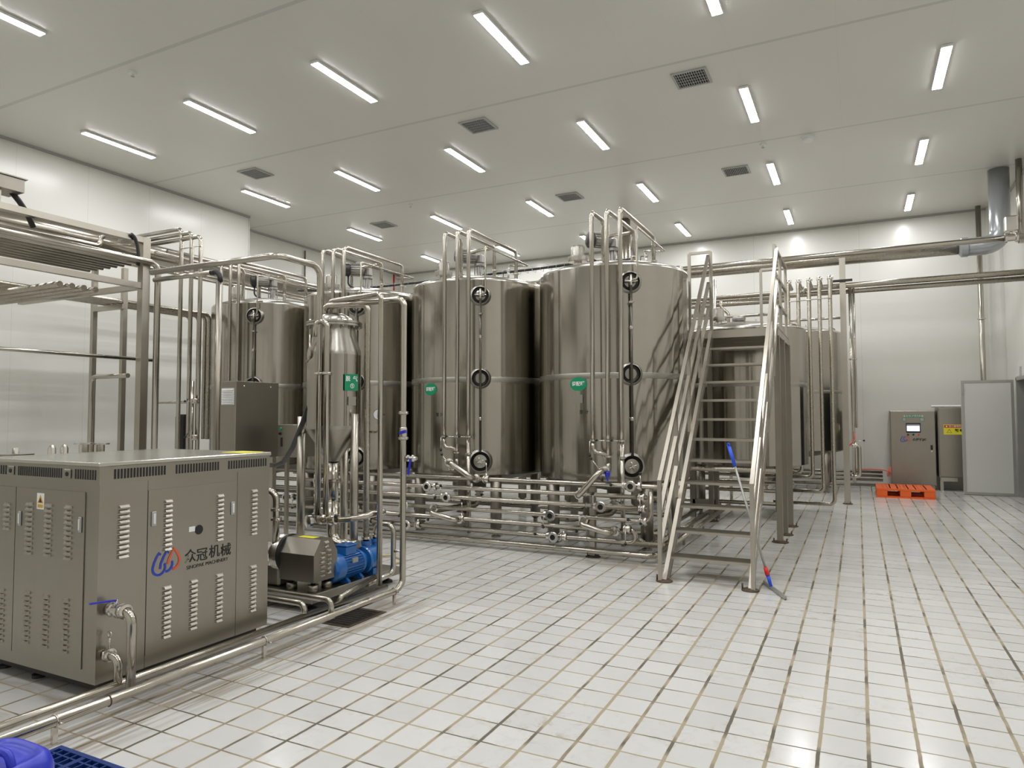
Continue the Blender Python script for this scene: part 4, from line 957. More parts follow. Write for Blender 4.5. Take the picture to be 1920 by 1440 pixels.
text_mesh('lettering', '众冠机械', (c.x - a.x) / 4.0, M['ink'], ((a.x + c.x) / 2, cY - 0.019, a.z), (1, 0, 0), (0, 0, 1), t, thick=0.002)
# second cabinet
x2, x3 = at(1757, 765, Y=cY).x, at(1800, 765, Y=cY).x + 0.12; zt2 = at(1757, 764, Y=cY).z
t = cabinet(x2, x3, 0.28, zt2, cY, 'distribution_cabinet', 'steel electrical cabinet half hidden by the open white door')
MB().box((x2 + 0.02, cY - 0.018, 0.3), (x3 - 0.01, cY, zt2 - 0.02), bev=0.004).build('door', M['cab'], t)
MB().box((x2 + 0.03, cY - 0.02, 0.2), (x3 - 0.2, cY + 0.03, 0.28)).build('base_rail', M['tube'], t)
for x in (x2 + 0.05, x3 - 0.05): MB().box((x - 0.03, cY + 0.02, 0), (x + 0.03, cY + 0.08, 0.28)).build('leg', M['tube'], t)
a, c = q3(1769, 796), q3(1806, 815)
s_ = MB().box((a.x, cY - 0.022, c.z), (c.x, cY - 0.018, a.z)).build('warning_sign', M['yellow'], t)
h_ = a.z - c.z
MB().box((a.x + 0.01, cY - 0.024, c.z + h_ * 0.68), (c.x - 0.01, cY - 0.022, a.z - h_ * 0.06)).build('red_band', M['redink'], s_)
text_mesh('lettering', '▲ 当心触电危险', h_ * 0.22, M['wink'], (a.x + 0.03, cY - 0.026, c.z + h_ * 0.81), (1, 0, 0), (0, 0, 1), s_, center=False)
text_mesh('lettering', '配 电 柜', h_ * 0.3, M['ink'], (a.x + 0.2, cY - 0.024, c.z + h_ * 0.4), (1, 0, 0), (0, 0, 1), s_, center=False, thick=0.003)
b = MB(); tp = V((a.x + 0.1, cY - 0.0235, c.z + h_ * 0.52)); e = h_ * 0.34
ribbon(b, [tp, tp + V((-e * 0.6, 0, -e)), tp + V((e * 0.6, 0, -e)), tp], 0.008, (0, -1, 0), 0.0); b.build('warning_triangle', M['ink'], s_)
MB().box((x2 - 0.1, cY + 0.1, zt2 + 0.0), (x3, cY + 0.2, zt2 + 0.05), bev=0.02).build('pipe_insulation', M['white'], label='white wrapped pipe lying on top of the half hidden cabinet', cat='pipe')
# hoses beside cabinet
for i in range(3):
    p = at(1665.5 + i * 1.6, 875, Y=16.95); q = at(1664 + i * 1.8, 903, Y=16.95)
    MB().tube(fillet([(p.x + 0.02, 16.95, p.z), (p.x, 16.93, p.z - 0.1), (q.x, 16.93, q.z + 0.05), (q.x, 16.93, 0.35)], 0.04), 0.007, 8).build('red_hose', M['hose'], label='%s of three thin red hoses beside the touch screen cabinet' % ('left', 'middle', 'right')[i], cat='hose', group='red hoses beside the control cabinet')
# ------------------------------------------------------------------ orange pallet
def pallet(name, x0, y0, x1, y1, h, mat, label, fat=1.0, bw=0.16, fr=0.05):
    t = thing(name, ((x0 + x1) / 2, (y0 + y1) / 2, 0), label, 'pallet')
    W_, D_ = x1 - x0, y1 - y0
    b = MB(); zt_ = h; zd_ = h - 0.035; gx_ = gy_ = 0.05 if fat < 1 else 0.075
    nx = int(W_ / gx_); ny = int(D_ / gy_)
    # top deck as a grid of bars
    b.box((x0, y0, zd_), (x1, y0 + fr, zt_)); b.box((x0, y1 - fr, zd_), (x1, y1, zt_)); b.box((x0, y0 + fr, zd_), (x0 + fr, y1 - fr, zt_)); b.box((x1 - fr, y0 + fr, zd_), (x1, y1 - fr, zt_))
    for i in range(1, nx): x = x0 + W_ * i / nx; w_ = (0.014 if i % 4 else 0.045) * fat; b.box((x - w_ / 2, y0 + fr + 0.001, zd_ + 0.001), (x + w_ / 2, y1 - fr - 0.001, zt_ - 0.001))
    for j in range(1, ny): y = y0 + D_ * j / ny; w_ = (0.014 if j % 4 else 0.045) * fat; b.box((x0 + fr + 0.001, y - w_ / 2, zd_ + 0.002), (x1 - fr - 0.001, y + w_ / 2, zt_ - 0.002))
    b.build('deck', mat, t)
    for (fx0, fx1) in ((0, bw), (0.5 - bw / 2, 0.5 + bw / 2), (1 - bw, 1)):
        for (fy0, fy1) in ((0, 0.16), (0.42, 0.58), (0.84, 1)):
            MB().box((x0 + W_ * fx0 + 0.001, y0 + D_ * fy0 + 0.001, 0.03), (x0 + W_ * fx1 - 0.001, y0 + D_ * fy1 - 0.001, zd_), bev=0.006).build('block', mat, t)
    for (fy0, fy1) in ((0, 0.12), (0.44, 0.56), (0.88, 1)): MB().box((x0, y0 + D_ * fy0, 0), (x1, y0 + D_ * fy1, 0.03)).build('runner', mat, t)
    return t
a = at(1643, 928, Z=0); c = at(1750, 932, Z=0)
pallet('orange_pallet', a.x, 15.15, c.x, 16.2, 0.175, M['orange'], 'bright orange plastic pallet on the floor before the control cabinet', fat=3.2, bw=0.19)

# ================================================================== HOMOGENISER BOX (foreground left)
BX, BY, BZ, BZ0, BXL, BYB = -3.83, 2.45, 1.335, 0.1, -5.0, 3.70
hm = thing('machine_cabinet', ((BX + BXL) / 2, (BY + BYB) / 2, 0), 'large louvred stainless machine housing in the left foreground with drop logo', 'machine')
MB().box((BXL, BY, BZ0), (BX, BYB + 0.0, 1.215)).build('body', M['sheet'], hm)
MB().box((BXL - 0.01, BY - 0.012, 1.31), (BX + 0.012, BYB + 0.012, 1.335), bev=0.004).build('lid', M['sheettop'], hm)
b = MB(); b.box((BXL - 0.002, BY - 0.004, 1.21), (BX + 0.004, BYB + 0.004, 1.31)); b.cur = 1
def slotX(x, z0, z1, y): b.box((x - 0.006, y - 0.0015, z0), (x + 0.006, y, z1))
for (u0, u1, n_) in ((35, 115, 21), (142, 179, 9), (-60, 11, 18)):
    xa, xb = at(u0, 886, Y=BY - 0.004).x, at(u1, 886, Y=BY - 0.004).x
    for i in range(n_): x = xa + (xb - xa) * i / (n_ - 1); b.box((x - 0.006, BY - 0.0055, 1.236), (x + 0.006, BY - 0.004, 1.292))
for (u0, u1, n_) in ((216, 309, 17), (331, 409, 16), (429, 498, 16)):
    ya, yb = at(u0, 886, X=BX + 0.004).y, at(u1, 876, X=BX + 0.004).y
    for i in range(n_): y = ya + (yb - ya) * i / (n_ - 1); b.box((BX + 0.004, y - 0.006, 1.236), (BX + 0.0055, y + 0.006, 1.292))
b.build('vent_band', [M['sheet'], M['dark']], hm)
for u in (22, 128):
    p = at(u, 888, Y=BY - 0.004); o = MB().box((p.x - 0.03, BY - 0.012, 1.235), (p.x + 0.03, BY - 0.004, 1.29), bev=0.004).build('socket_plate', M['cab'], hm); MB().lathe([(0, 0.004), (0.012, 0.004), (0.014, 0)], (p.x, BY - 0.012, 1.262), (0, -1, 0), 14).build('hole', M['dark'], o)
def louvX(b, x, z, w_, y):      # pressed louvre on the face toward -Y
    n_ = b.add([(x - w_ / 2, y, z), (x + w_ / 2, y, z), (x + w_ / 2 - 0.008, y - 0.017, z + 0.003), (x - w_ / 2 + 0.008, y - 0.017, z + 0.003), (x - w_ / 2, y, z + 0.02), (x + w_ / 2, y, z + 0.02), (x + w_ / 2 - 0.008, y - 0.007, z + 0.016), (x - w_ / 2 + 0.008, y - 0.007, z + 0.016)])
    for q in ((0, 1, 2, 3), (3, 2, 6, 7), (7, 6, 5, 4), (0, 3, 7, 4), (1, 5, 6, 2)): b.face([n_ + i for i in q])
def louvY(b, y, z, w_, x):      # on the face toward +X
    n_ = b.add([(x, y - w_ / 2, z), (x, y + w_ / 2, z), (x + 0.017, y + w_ / 2 - 0.008, z + 0.003), (x + 0.017, y - w_ / 2 + 0.008, z + 0.003), (x, y - w_ / 2, z + 0.02), (x, y + w_ / 2, z + 0.02), (x + 0.007, y + w_ / 2 - 0.008, z + 0.016), (x + 0.007, y - w_ / 2 + 0.008, z + 0.016)])
    for q in ((0, 1, 2, 3), (3, 2, 6, 7), (7, 6, 5, 4), (0, 3, 7, 4), (1, 5, 6, 2)): b.face([n_ + i for i in q])
# side facing the aisle (+X): corner panel, door, end panel
def zx(u, v): p = at(u, v, X=BX); return p.y, p.z
def colY(b, utop, vtop, ubot, vbot, n_, w_, x):
    (y0, z0), (y1, z1) = zx(utop, vtop), zx(ubot, vbot)
    for i in range(n_): louvY(b, (y0 + y1) / 2, z0 + (z1 - z0) * i / (n_ - 1) - 0.01, w_, x)
y_a = zx(276, 1000)[0]; y_b = zx(443, 1000)[0]
b = MB(); b.box((BX, BY, BZ0 + 0.0), (BX + 0.003, y_a - 0.004, 1.21)); colY(b, 232, 949, 229, 1043, 11, 0.075, BX + 0.003); b.build('corner_panel', M['sheet'], hm)
b = MB(); b.box((BX, y_a, BZ0 + 0.07), (BX + 0.005, y_b - 0.003, zx(300, 917)[1])); px_ = BX + 0.005
colY(b, 315, 939, 312, 1029, 11, 0.062, px_); colY(b, 412, 929, 410, 1011, 11, 0.062, px_)
colY(b, 312, 1101, 310, 1193, 11, 0.062, px_); colY(b, 362, 1089, 360, 1177, 11, 0.062, px_); colY(b, 410, 1078, 408, 1163, 11, 0.062, px_)
dm = b.build('access_door', M['sheet'], hm)
b = MB(); b.box((BX, y_b + 0.003, BZ0 + 0.0), (BX + 0.003, BYB, 1.21)); colY(b, 476, 920, 474, 1000, 11, 0.062, BX + 0.003); colY(b, 474, 1062, 472, 1144, 11, 0.062, BX + 0.003); b.build('end_panel', M['sheet'], hm)
MB().box((BX - 0.02, y_a - 0.004, BZ0), (BX + 0.001, y_a, 1.21)).build('gap', M['dark'], dm)
for u, v in ((288, 973), (436, 953)):
    p = at(u, v, X=px_); h_ = MB().box((px_, p.y - 0.016, p.z - 0.045), (px_ + 0.008, p.y + 0.016, p.z + 0.045), bev=0.007).build('door_handle', M['vent'], dm, label='pale recessed paddle handle')
    MB().box((px_ + 0.008, p.y - 0.008, p.z - 0.03), (px_ + 0.012, p.y + 0.008, p.z + 0.032), bev=0.004).build('paddle', M['white'], h_)
p = at(373, 993, X=px_); MB().lathe([(0, 0.002), (0.03, 0.002), (0.031, 0)], (px_, p.y, p.z), (1, 0, 0), 28).build('cable_hole', M['dark'], dm, label='round black hole')
p = at(360, 992, X=px_); MB().box((px_, p.y - 0.022, p.z - 0.016), (px_ + 0.001, p.y + 0.022, p.z + 0.016)).build('small_label', M['wink'], dm, label='small white paper label')
a = at(284, 1079, X=px_ + 0.001); c = at(338, 1060, X=px_ + 0.001); S = c.y - a.y
lg = MB().box((px_, a.y, a.z - 0.02), (px_ + 0.0005, a.y + 0.001, a.z - 0.019)).build('maker_logo', M['sheet'], dm)
logo(lg, (px_ + 0.001, a.y, at(310, 1079, X=px_).z - 0.005), (0, 1, 0), (0, 0, 1), S)
for i, ch in enumerate('众冠机械'):
    u = (357, 379, 402, 423.5)[i]; v = (1044, 1041, 1035, 1032)[i]; p = at(u, v, X=px_ + 0.001)
    text_mesh('lettering', ch, 0.088, M['ink'], p, (0, 1, 0), (0, 0, 1), dm, thick=0.0008)
a, c = at(346, 1065, X=px_ + 0.001), at(431, 1048, X=px_ + 0.001)
text_mesh('lettering', 'SINOPAK MACHINERY', (c.y - a.y) / 10.9, M['ink'], (a + c) / 2, (0, 1, 0), (0, 0, 1), dm)
# side facing the viewer (-Y)
def zy(u, v): p = at(u, v, Y=BY); return p.x, p.z
def colX(b, u, v0, u1, v1, n_, w_, y):
    (xa, za), (xb, zb_) = zy(u, v0), zy(u1, v1)
    for i in range(n_): louvX(b, (xa + xb) / 2, za + (zb_ - za) * i / (n_ - 1) - 0.01, w_, y)
xd1, xd0 = zy(160, 980)[0], zy(31, 980)[0]
b = MB(); b.box((xd0, BY - 0.005, BZ0 + 0.07), (xd1, BY, zy(100, 918)[1])); yy = BY - 0.005
colX(b, 58, 944, 55, 1036, 11, 0.062, yy); colX(b, 93, 947, 91, 1040, 11, 0.062, yy); colX(b, 131, 950, 128, 1046, 11, 0.062, yy)
colX(b, 53, 1110, 50, 1203, 11, 0.055, yy); colX(b, 88, 1117, 85, 1211, 11, 0.055, yy); colX(b, 126, 1124, 122, 1221, 11, 0.055, yy)
df = b.build('access_door', M['sheet'], hm)
b = MB(); b.box((max(xd0 - 1.2, BXL + 0.02), BY - 0.005, BZ0 + 0.07), (xd0 - 0.006, BY, zy(100, 918)[1])); colX(b, 16, 945, 14, 990, 6, 0.055, yy); colX(b, 5, 1105, 2, 1200, 11, 0.055, yy); b.build('access_door', M['sheet'], hm)
for u, v in ((38, 972), (151, 984)):
    p = at(u, v, Y=yy); h_ = MB().box((p.x - 0.014, yy - 0.008, p.z - 0.045), (p.x + 0.014, yy, p.z + 0.045), bev=0.006).build('door_handle', M['vent'], df, label='pale recessed paddle handle')
    MB().box((p.x - 0.007, yy - 0.012, p.z - 0.03), (p.x + 0.007, yy - 0.008, p.z + 0.032), bev=0.003).build('paddle', M['white'], h_)
a, c = at(70, 924, Y=yy), at(82.5, 955.5, Y=yy)
s_ = MB().box((a.x, yy - 0.001, c.z), (c.x, yy, a.z)).build('warning_sticker', M['wink'], df, label='white sticker with amber warning triangle')
w_ = c.x - a.x; hh = a.z - c.z; b = MB(); b.box((a.x + w_ * 0.14, yy - 0.002, c.z + hh * 0.1), (c.x - w_ * 0.14, yy - 0.001, c.z + hh * 0.3)); b.prism([(a.x + w_ * 0.1, yy - 0.001, c.z + hh * 0.38), (c.x - w_ * 0.1, yy - 0.001, c.z + hh * 0.38), (a.x + w_ * 0.5, yy - 0.001, c.z + hh * 0.9)], (0, -0.001, 0)); b.build('amber_print', M['amber'], s_)
b = MB(); b.prism([(a.x + w_ * 0.28, yy - 0.002, c.z + hh * 0.43), (c.x - w_ * 0.28, yy - 0.002, c.z + hh * 0.43), (a.x + w_ * 0.5, yy - 0.002, c.z + hh * 0.72)], (0, -0.0006, 0)); b.build('black_symbol', M['ink'], s_)
for x, y in ((BX - 0.12, BY + 0.1), (BX - 0.12, BYB - 0.1), (BXL + 0.1, BY + 0.1), (BX - 0.7, BY + 0.1), (BXL + 0.1, BYB - 0.1)):
    MB().lathe([(0, 0), (0.04, 0), (0.04, 0.02), (0.014, 0.03), (0.014, 0.09), (0.03, 0.1), (0, 0.1)], (x, y, 0), seg=16).build('levelling_foot', M['rubber'], hm)
MB().box((BXL + 0.05, BY + 0.05, 0.045), (BX - 0.05, BYB - 0.05, 0.1)).build('base_frame', M['dark'], hm)
b = MB(); a = at(415, 850, Z=1.336); b.box((a.x - 0.1, BYB - 0.2, 1.335), (a.x + 0.12, BYB - 0.02, 1.338)); b.build('yellow_label', M['yellow'], hm, label='flat yellow label on the lid')
# pressure heads and gauges poking up behind the lid
t = thing('homogeniser_head', (-5.5, 2.95, 0), 'steel valve heads and hand wheel showing above the lid of the machine housing', 'machine head')
b = MB(); b.box((-5.9, 2.6, 0.1), (-5.12, 4.3, 1.22)); b.build('rear_block', M['cab'], t)
for u, v, r0, h_ in ((97, 854, 0.028, 0.1), (120, 853, 0.028, 0.1)):
    p = at(u, v, X=-5.35); MB().lathe([(r0, -0.12), (r0, 0.05), (r0 * 0.6, 0.075), (0, 0.08)], p, seg=20).build('cap_nut', M['fit'], t)
for u in (157, 187):
    p = at(u, 845, X=-5.5); MB().lathe([(0.036, -0.15), (0.036, 0.05), (0.07, 0.05), (0.07, 0.062), (0, 0.062)], p, seg=24).build('flanged_stub', M['fit'], t)
p = at(29, 853, X=-5.3); b = MB(); b.cyl(p - V((0, 0, 0.1)), p + V((0, 0, 0.05)), 0.02, seg=12); b.lathe([(0.01, -0.012), (0.11, -0.012), (0.11, 0.008), (0.01, 0.008)], p, seg=24); b.build('hand_wheel', M['cab'], t)

# valves and pipes on the near face
def pz(u, v, X): return at(u, v, X=X)
p = at(203, 1141, X=BX + 0.0); fx = BX + 0.2
t = thing('water_inlet', (BX, p.y, 0), 'upper water connection of the machine housing with a blue lever valve', 'pipe')
qq = V((BX - 0.02, p.y, p.z))
X1p = -3.62
MB().pipe([qq, V((X1p, p.y, p.z)), V((X1p, p.y, 0.1))], 0.025, 0.06).build('drop_pipe', M['pipe'], t)
v_ = MB().lathe([(0.022, 0.0), (0.03, 0.005), (0.03, 0.03), (0.042, 0.035), (0.042, 0.05), (0.034, 0.055), (0.034, 0.09), (0.042, 0.095), (0.042, 0.115), (0.025, 0.12)], V((BX + 0.005, p.y, p.z)), (1, 0, 0), 20, sharp=0.4).build('ball_valve', M['fit'], t)
MB().bar(V((BX + 0.07, p.y, p.z + 0.055)), V((BX + 0.07 - 0.02, p.y - 0.14, p.z + 0.065)), 0.016, 0.008).build('blue_lever', M['bluep'], v_)
MB().cyl(V((BX + 0.07, p.y, p.z)), V((BX + 0.07, p.y, p.z + 0.06)), 0.008, seg=8).build('stem', M['fit'], v_)
MB().clamp(V((BX + 0.145, p.y, p.z)), (1, 0, 0), 0.026).build('clamp', M['fit'], t)
p2 = at(201, 1224, X=BX + 0.0); X2p = -3.70
t = thing('water_outlet', (BX, p2.y, 0), 'lower short elbow connection at the foot of the machine housing', 'pipe')
MB().pipe([V((BX - 0.02, p2.y - 0.02, p2.z)), V((X2p, p2.y - 0.02, p2.z)), V((X2p, p2.y - 0.02, 0.1))], 0.023, 0.05).build('drop_pipe', M['pipe'], t)
MB().clamp(V((BX + 0.05, p2.y - 0.02, p2.z)), (1, 0, 0), 0.024).build('clamp', M['fit'], t)
b = MB(); q_ = V((BX + 0.05, p2.y - 0.02, p2.z + 0.05)); b.cyl(q_ - V((0, 0, 0.02)), q_ + V((0, 0, 0.05)), 0.006, seg=8); b.ring(q_ + V((0, 0, 0.065)), 0.016, 0.005, (0, 1, 0), 14, 6); b.build('wing_nut', M['fit'], t)
# the two long floor pipes
FA, FB = -3.52, -3.62
YE = 4.95
pf = MB(); pf.pipe([(FA, 0.2, 0.1), (FA, YE, 0.1), (FA, YE + 0.001, 0.1)], 0.028, 0.02)
o1 = MB().pipe([(FA - 0.02, 0.2, 0.11), (FA - 0.02, YE - 0.08, 0.11), (FA - 0.02, YE, 0.16), (FA - 0.02, YE, 2.62), (-4.45, YE, 2.62), (-4.45, YE, 2.5)], 0.027, 0.07).build('floor_pipe', M['pipe'], label='outer long floor pipe along the machines, rising at the far end of the skid', cat='pipe')
o2 = MB().pipe([(FB - 0.08, 0.2, 0.11), (FB - 0.08, YE - 0.02, 0.11)], 0.024, 0.07).build('floor_pipe', M['pipe'], label='inner long floor pipe lying next to the machine housing', cat='pipe')
for y in (2.07, 3.4, YE - 0.12):
    b = MB(); b.box((FA - 0.03, y - 0.012, 0), (FA - 0.01, y + 0.012, 0.085)); b.ring((FA - 0.02, y, 0.11), 0.03, 0.005, (0, 1, 0), 18, 6); b.cyl((FA + 0.015, y, 0.11), (FA + 0.045, y, 0.11), 0.005, seg=8); b.build('pipe_stand', M['fit'], o1)
MB().ring((FA - 0.02, at(208, 1290, X=FA).y, 0.11), 0.028, 0.004, (0, 1, 0), 18, 6).build('weld_ring', M['rust'], o1)

# ================================================================== PUMP SKID
SX1, SYa, SYb, SZt = -3.96, 4.30, 5.50, 0.15
sk = thing('pump_skid', (-4.6, 4.8, 0), 'dark steel base frame carrying the blue vacuum pump and the degassing vessel', 'skid')
MB().box((-5.3, SYa, 0.08), (SX1, SYb, SZt), bev=0.004).build('base_tray', M['cab'], sk)
for x, y in ((SX1 - 0.12, SYb - 0.05), (SX1 - 0.1, SYa + 0.1), (-5.1, SYa + 0.1), (-5.1, SYb - 0.1)):
    MB().lathe([(0, 0), (0.055, 0), (0.05, 0.018), (0.02, 0.035), (0.012, 0.04), (0.012, 0.09), (0, 0.09)], (x, y, 0), seg=20).build('levelling_foot', M['rubber'], sk)
# stainless motor cover
c0 = at(588, 1094, Z=0.235); x1_ = c0.x; y0_ = c0.y
x0_ = at(524, 1086, Y=y0_).x; zf = at(588, 1042.5, Y=y0_).z; ztp = at(600, 1011, Y=y0_ + 0.1).z; y1_ = at(632, 1080, X=x1_).y
cv = thing('motor_cover', ((x0_ + x1_) / 2, (y0_ + y1_) / 2, 0.2), 'stainless pump cover with sloping shoulders and yellow label on the skid', 'machine cover')
D1 = y1_ - y0_
prof = [(0, 0.235), (D1, 0.235), (D1, zf + 0.0), (D1 * 0.72, ztp), (D1 * 0.28, ztp), (0, zf)]
b = MB(); b.prism([(x0_, y0_ + y, z) for y, z in prof], (x1_ - x0_, 0, 0))
for cc, (yy_, z0, n_) in enumerate(((0.34, 0.27, 6), (0.62, 0.28, 6), (0.5, 0.5, 2))):
    for i in range(n_): louvY(b, y0_ + D1 * yy_, z0 + i * 0.037, 0.06, x1_)
b.build('hood', M['sheet'], cv)
for x, y in ((x0_ + 0.08, y0_ + 0.06), (x1_ - 0.06, y0_ + 0.06), (x1_ - 0.06, y1_ - 0.06)):
    MB().cyl((x, y, SZt), (x, y, 0.205), 0.045, seg=20).build('rubber_mount', M['cab'], cv); MB().cyl((x, y, 0.205), (x, y, 0.24), 0.02, seg=12).build('mount_bolt', M['dark'], cv)
MB().box((x0_ + 0.1, y0_ + D1 * 0.36, ztp), (x0_ + 0.27, y0_ + D1 * 0.62, ztp + 0.002)).build('yellow_label', M['yellow'], cv)
# sanitary pump head left of cover
t = thing('centrifugal_pump', (x0_ - 0.12, y0_ + D1 / 2, 0.2), 'stainless centrifugal pump head between the machine housing and the motor cover', 'pump')
yc_ = y0_ + D1 / 2
MB().lathe([(0.0, 0.0), (0.15, 0.0), (0.16, 0.02), (0.16, 0.08), (0.12, 0.11), (0.06, 0.13), (0.05, 0.2), (0, 0.2)], (x0_ - 0.03, yc_, 0.42), (-1, 0, 0), 32).build('casing', M['fit'], t)
MB().lathe([(0.0, 0.0), (0.165, 0.0), (0.165, 0.03), (0.1, 0.03)], (x0_, yc_, 0.42), (-1, 0, 0), 32).build('back_plate', M['dark'], t)
b = MB(); b.pipe([(x0_ - 0.09, yc_ - 0.1, 0.44), (x0_ - 0.09, yc_ - 0.1, 0.95), (x0_ - 0.35, yc_ - 0.1, 0.95)], 0.03, 0.08); b.build('discharge_pipe', M['pipe'], t)
for z in (0.72, 0.8): MB().clamp((x0_ - 0.09, yc_ - 0.1, z), (0, 0, 1), 0.031).build('clamp', M['fit'], t)
MB().box((x0_ - 0.25, yc_ - 0.1, SZt), (x0_ - 0.05, yc_ + 0.1, 0.34), bev=0.02).build('pedestal', M['cab'], t)
# blue liquid ring vacuum pump
MX = at(645, 1068, Y=4.75).x; my0, my1 = y1_ - 0.02, y1_ + 0.36
MX = -4.07; MZ = 0.285; my0 = 4.6; my1 = 5.0
mp = thing('vacuum_pump', (MX, (my0 + my1) / 2, SZt), 'bright blue motor and liquid ring vacuum pump on the skid', 'pump')
b = MB(); b.lathe([(0.0, 0.0), (0.1, 0.0), (0.12, 0.02), (0.124, 0.1), (0.12, 0.12), (0.1, 0.125), (0.1, 0.36), (0.11, 0.365), (0.11, 0.39)], (MX, my0, MZ), (0, 1, 0), 36, sharp=0.5)
for i in range(28):
    a = 2 * math.pi * i / 28
    if 60 < math.degrees(a) < 120: continue
    e = V((math.cos(a), 0, math.sin(a))); b.bar(V((MX, my0 + 0.13, MZ)) + e * 0.105, V((MX, my0 + 0.36, MZ)) + e * 0.105, 0.005, 0.02, up=e)
b.build('motor', M['blue'], mp)
o = MB().box((MX - 0.055, my0 + 0.17, MZ + 0.09), (MX + 0.065, my0 + 0.31, MZ + 0.17), bev=0.008).build('terminal_box', M['blue'], mp)
MB().box((MX - 0.062, my0 + 0.16, MZ + 0.17), (MX + 0.075, my0 + 0.32, MZ + 0.182), bev=0.004).build('lid', M['blue'], o)
MB().box((MX + 0.098, my0 + 0.2, MZ + 0.03), (MX + 0.112, my0 + 0.27, MZ + 0.07)).build('name_plate', M['alu'], mp)
b = MB(); y_p = my0 + 0.39
b.lathe([(0.085, 0), (0.085, 0.05), (0.12, 0.055), (0.127, 0.075), (0.12, 0.09), (0.112, 0.1), (0.112, 0.22), (0.095, 0.25), (0, 0.26)], (MX, y_p, MZ), (0, 1, 0), 36, sharp=0.5)
b.build('pump_casing', M['blue'], mp)
nk = [at(686, 1022, X=MX).y, at(704, 1024, X=MX).y]
for yy_ in nk:
    MB().lathe([(0.045, 0.05), (0.04, 0.13), (0.05, 0.135), (0.05, 0.165), (0.03, 0.165)], (MX, yy_, MZ), (0, 0, 1), 24).build('port_neck', M['blue'], mp)
for yy_ in (0.15, 0.33): MB().prism([(MX - 0.1, my0 + yy_, SZt), (MX + 0.105, my0 + yy_, SZt), (MX + 0.105, my0 + yy_, SZt + 0.015), (MX + 0.06, my0 + yy_, MZ - 0.08), (MX - 0.06, my0 + yy_, MZ - 0.08), (MX - 0.1, my0 + yy_, SZt + 0.015)], (0, 0.03, 0)).build('foot', M['blue'], mp)
MB().box((MX - 0.09, y_p + 0.12, SZt), (MX + 0.09, y_p + 0.2, MZ - 0.08)).build('foot', M['blue'], mp)
MB().tube(fillet([(MX - 0.06, my0 + 0.2, MZ + 0.15), (MX - 0.15, my0 + 0.2, MZ + 0.16), (MX - 0.3, my0 + 0.16, MZ + 0.1)], 0.05), 0.011, 8).build('power_cable', M['rubber'], mp)
# ------------------------------------------------------------------ degassing vessel
VYc = 5.0; VX = at(626.5, 700, Y=VYc).x; VR = 0.247
def vz(v, u=624): return at(u, v, Y=VYc).z
dg = thing('degassing_vessel', (VX, VYc, SZt), 'slim conical degassing vessel with green square sign on the pump skid', 'vessel')
zc0, zc1, zb1, zs0, zf0 = vz(865), vz(806), vz(800), vz(667), vz(610)
MB().lathe([(VR, zb1), (VR, zs0)], (VX, VYc, 0), seg=48).build('body', M['tank'], dg)
MB().lathe([(VR + 0.002, zb1 - 0.02), (VR + 0.002, zb1 + 0.01)], (VX, VYc, 0), seg=48).build('weld_band', M['seam'], dg)
MB().lathe([(0.055, zc0), (VR, zc1), (VR, zb1)], (VX, VYc, 0), seg=48, sharp=9).build('cone', M['sheet'], dg)
MB().lathe([(VR, zs0), (VR * 0.98, zs0 + 0.04), (VR * 0.8, vz(632)), (VR * 0.77, zf0)], (VX, VYc, 0), seg=48, sharp=9).build('shoulder', M['dome'], dg)
b = MB(); b.lathe([(VR * 0.77, zf0 - 0.02), (VR * 1.03, zf0 - 0.02), (VR * 1.03, zf0), (VR * 1.0, zf0 + 0.002), (VR * 1.03, zf0 + 0.005), (VR * 1.03, zf0 + 0.022), (VR * 0.6, zf0 + 0.03)], (VX, VYc, 0), seg=48)
for i in range(12): a = i * math.pi / 6; b.cyl((VX + VR * 0.93 * math.cos(a), VYc + VR * 0.93 * math.sin(a), zf0 - 0.035), (VX + VR * 0.93 * math.cos(a), VYc + VR * 0.93 * math.sin(a), zf0 + 0.04), 0.009, seg=8)
b.build('flange', M['dome'], dg)
MB().lathe([(VR * 0.7, zf0 + 0.025), (VR * 0.66, zf0 + 0.06), (VR * 0.4, zf0 + 0.1), (0, zf0 + 0.11)], (VX, VYc, 0), seg=40, sharp=9).build('lid', M['dome'], dg)
for s, u0, vt in ((-1, 564, 781), (1, 664, 776)):
    lx = at(u0, 900, Y=VYc + 0.0).x; zt3 = at(u0, vt, Y=VYc).z
    b = MB(); b.cyl((lx, VYc, SZt), (lx, VYc, zt3), 0.038, seg=24); b.bar((lx, VYc, zt3 - 0.1), (VX + s * (VR - 0.02), VYc, zt3 - 0.1), 0.01, 0.12); b.build('leg', M['tube'], dg)
lx = at(645, 900, Y=5.25).x; MB().cyl((lx, 5.25, SZt), (lx, 5.25, zb1), 0.038, seg=20).build('leg', M['tube'], dg)
pn = V((-0.1, -1, 0)).normalized()
b = MB(); b.pipe([(VX, VYc, zc0 + 0.01), (VX, VYc, 0.78), ], 0.05, 0.1, 24); b.lathe([(0.05, -0.02), (0.075, -0.012), (0.075, 0.012), (0.05, 0.02)], (VX, VYc, vz(900)), seg=24); o = b.build('outlet_stub', M['pipe'], dg)
b = MB(); b.pipe([(VX, VYc, 0.8), (VX, VYc, 0.48), (x1_ - 0.3, VYc - 0.02, 0.42), (x0_ + 0.3, VYc - 0.02, 0.42)], 0.055, 0.12, 24); b.build('suction_elbow', M['pipe'], dg)
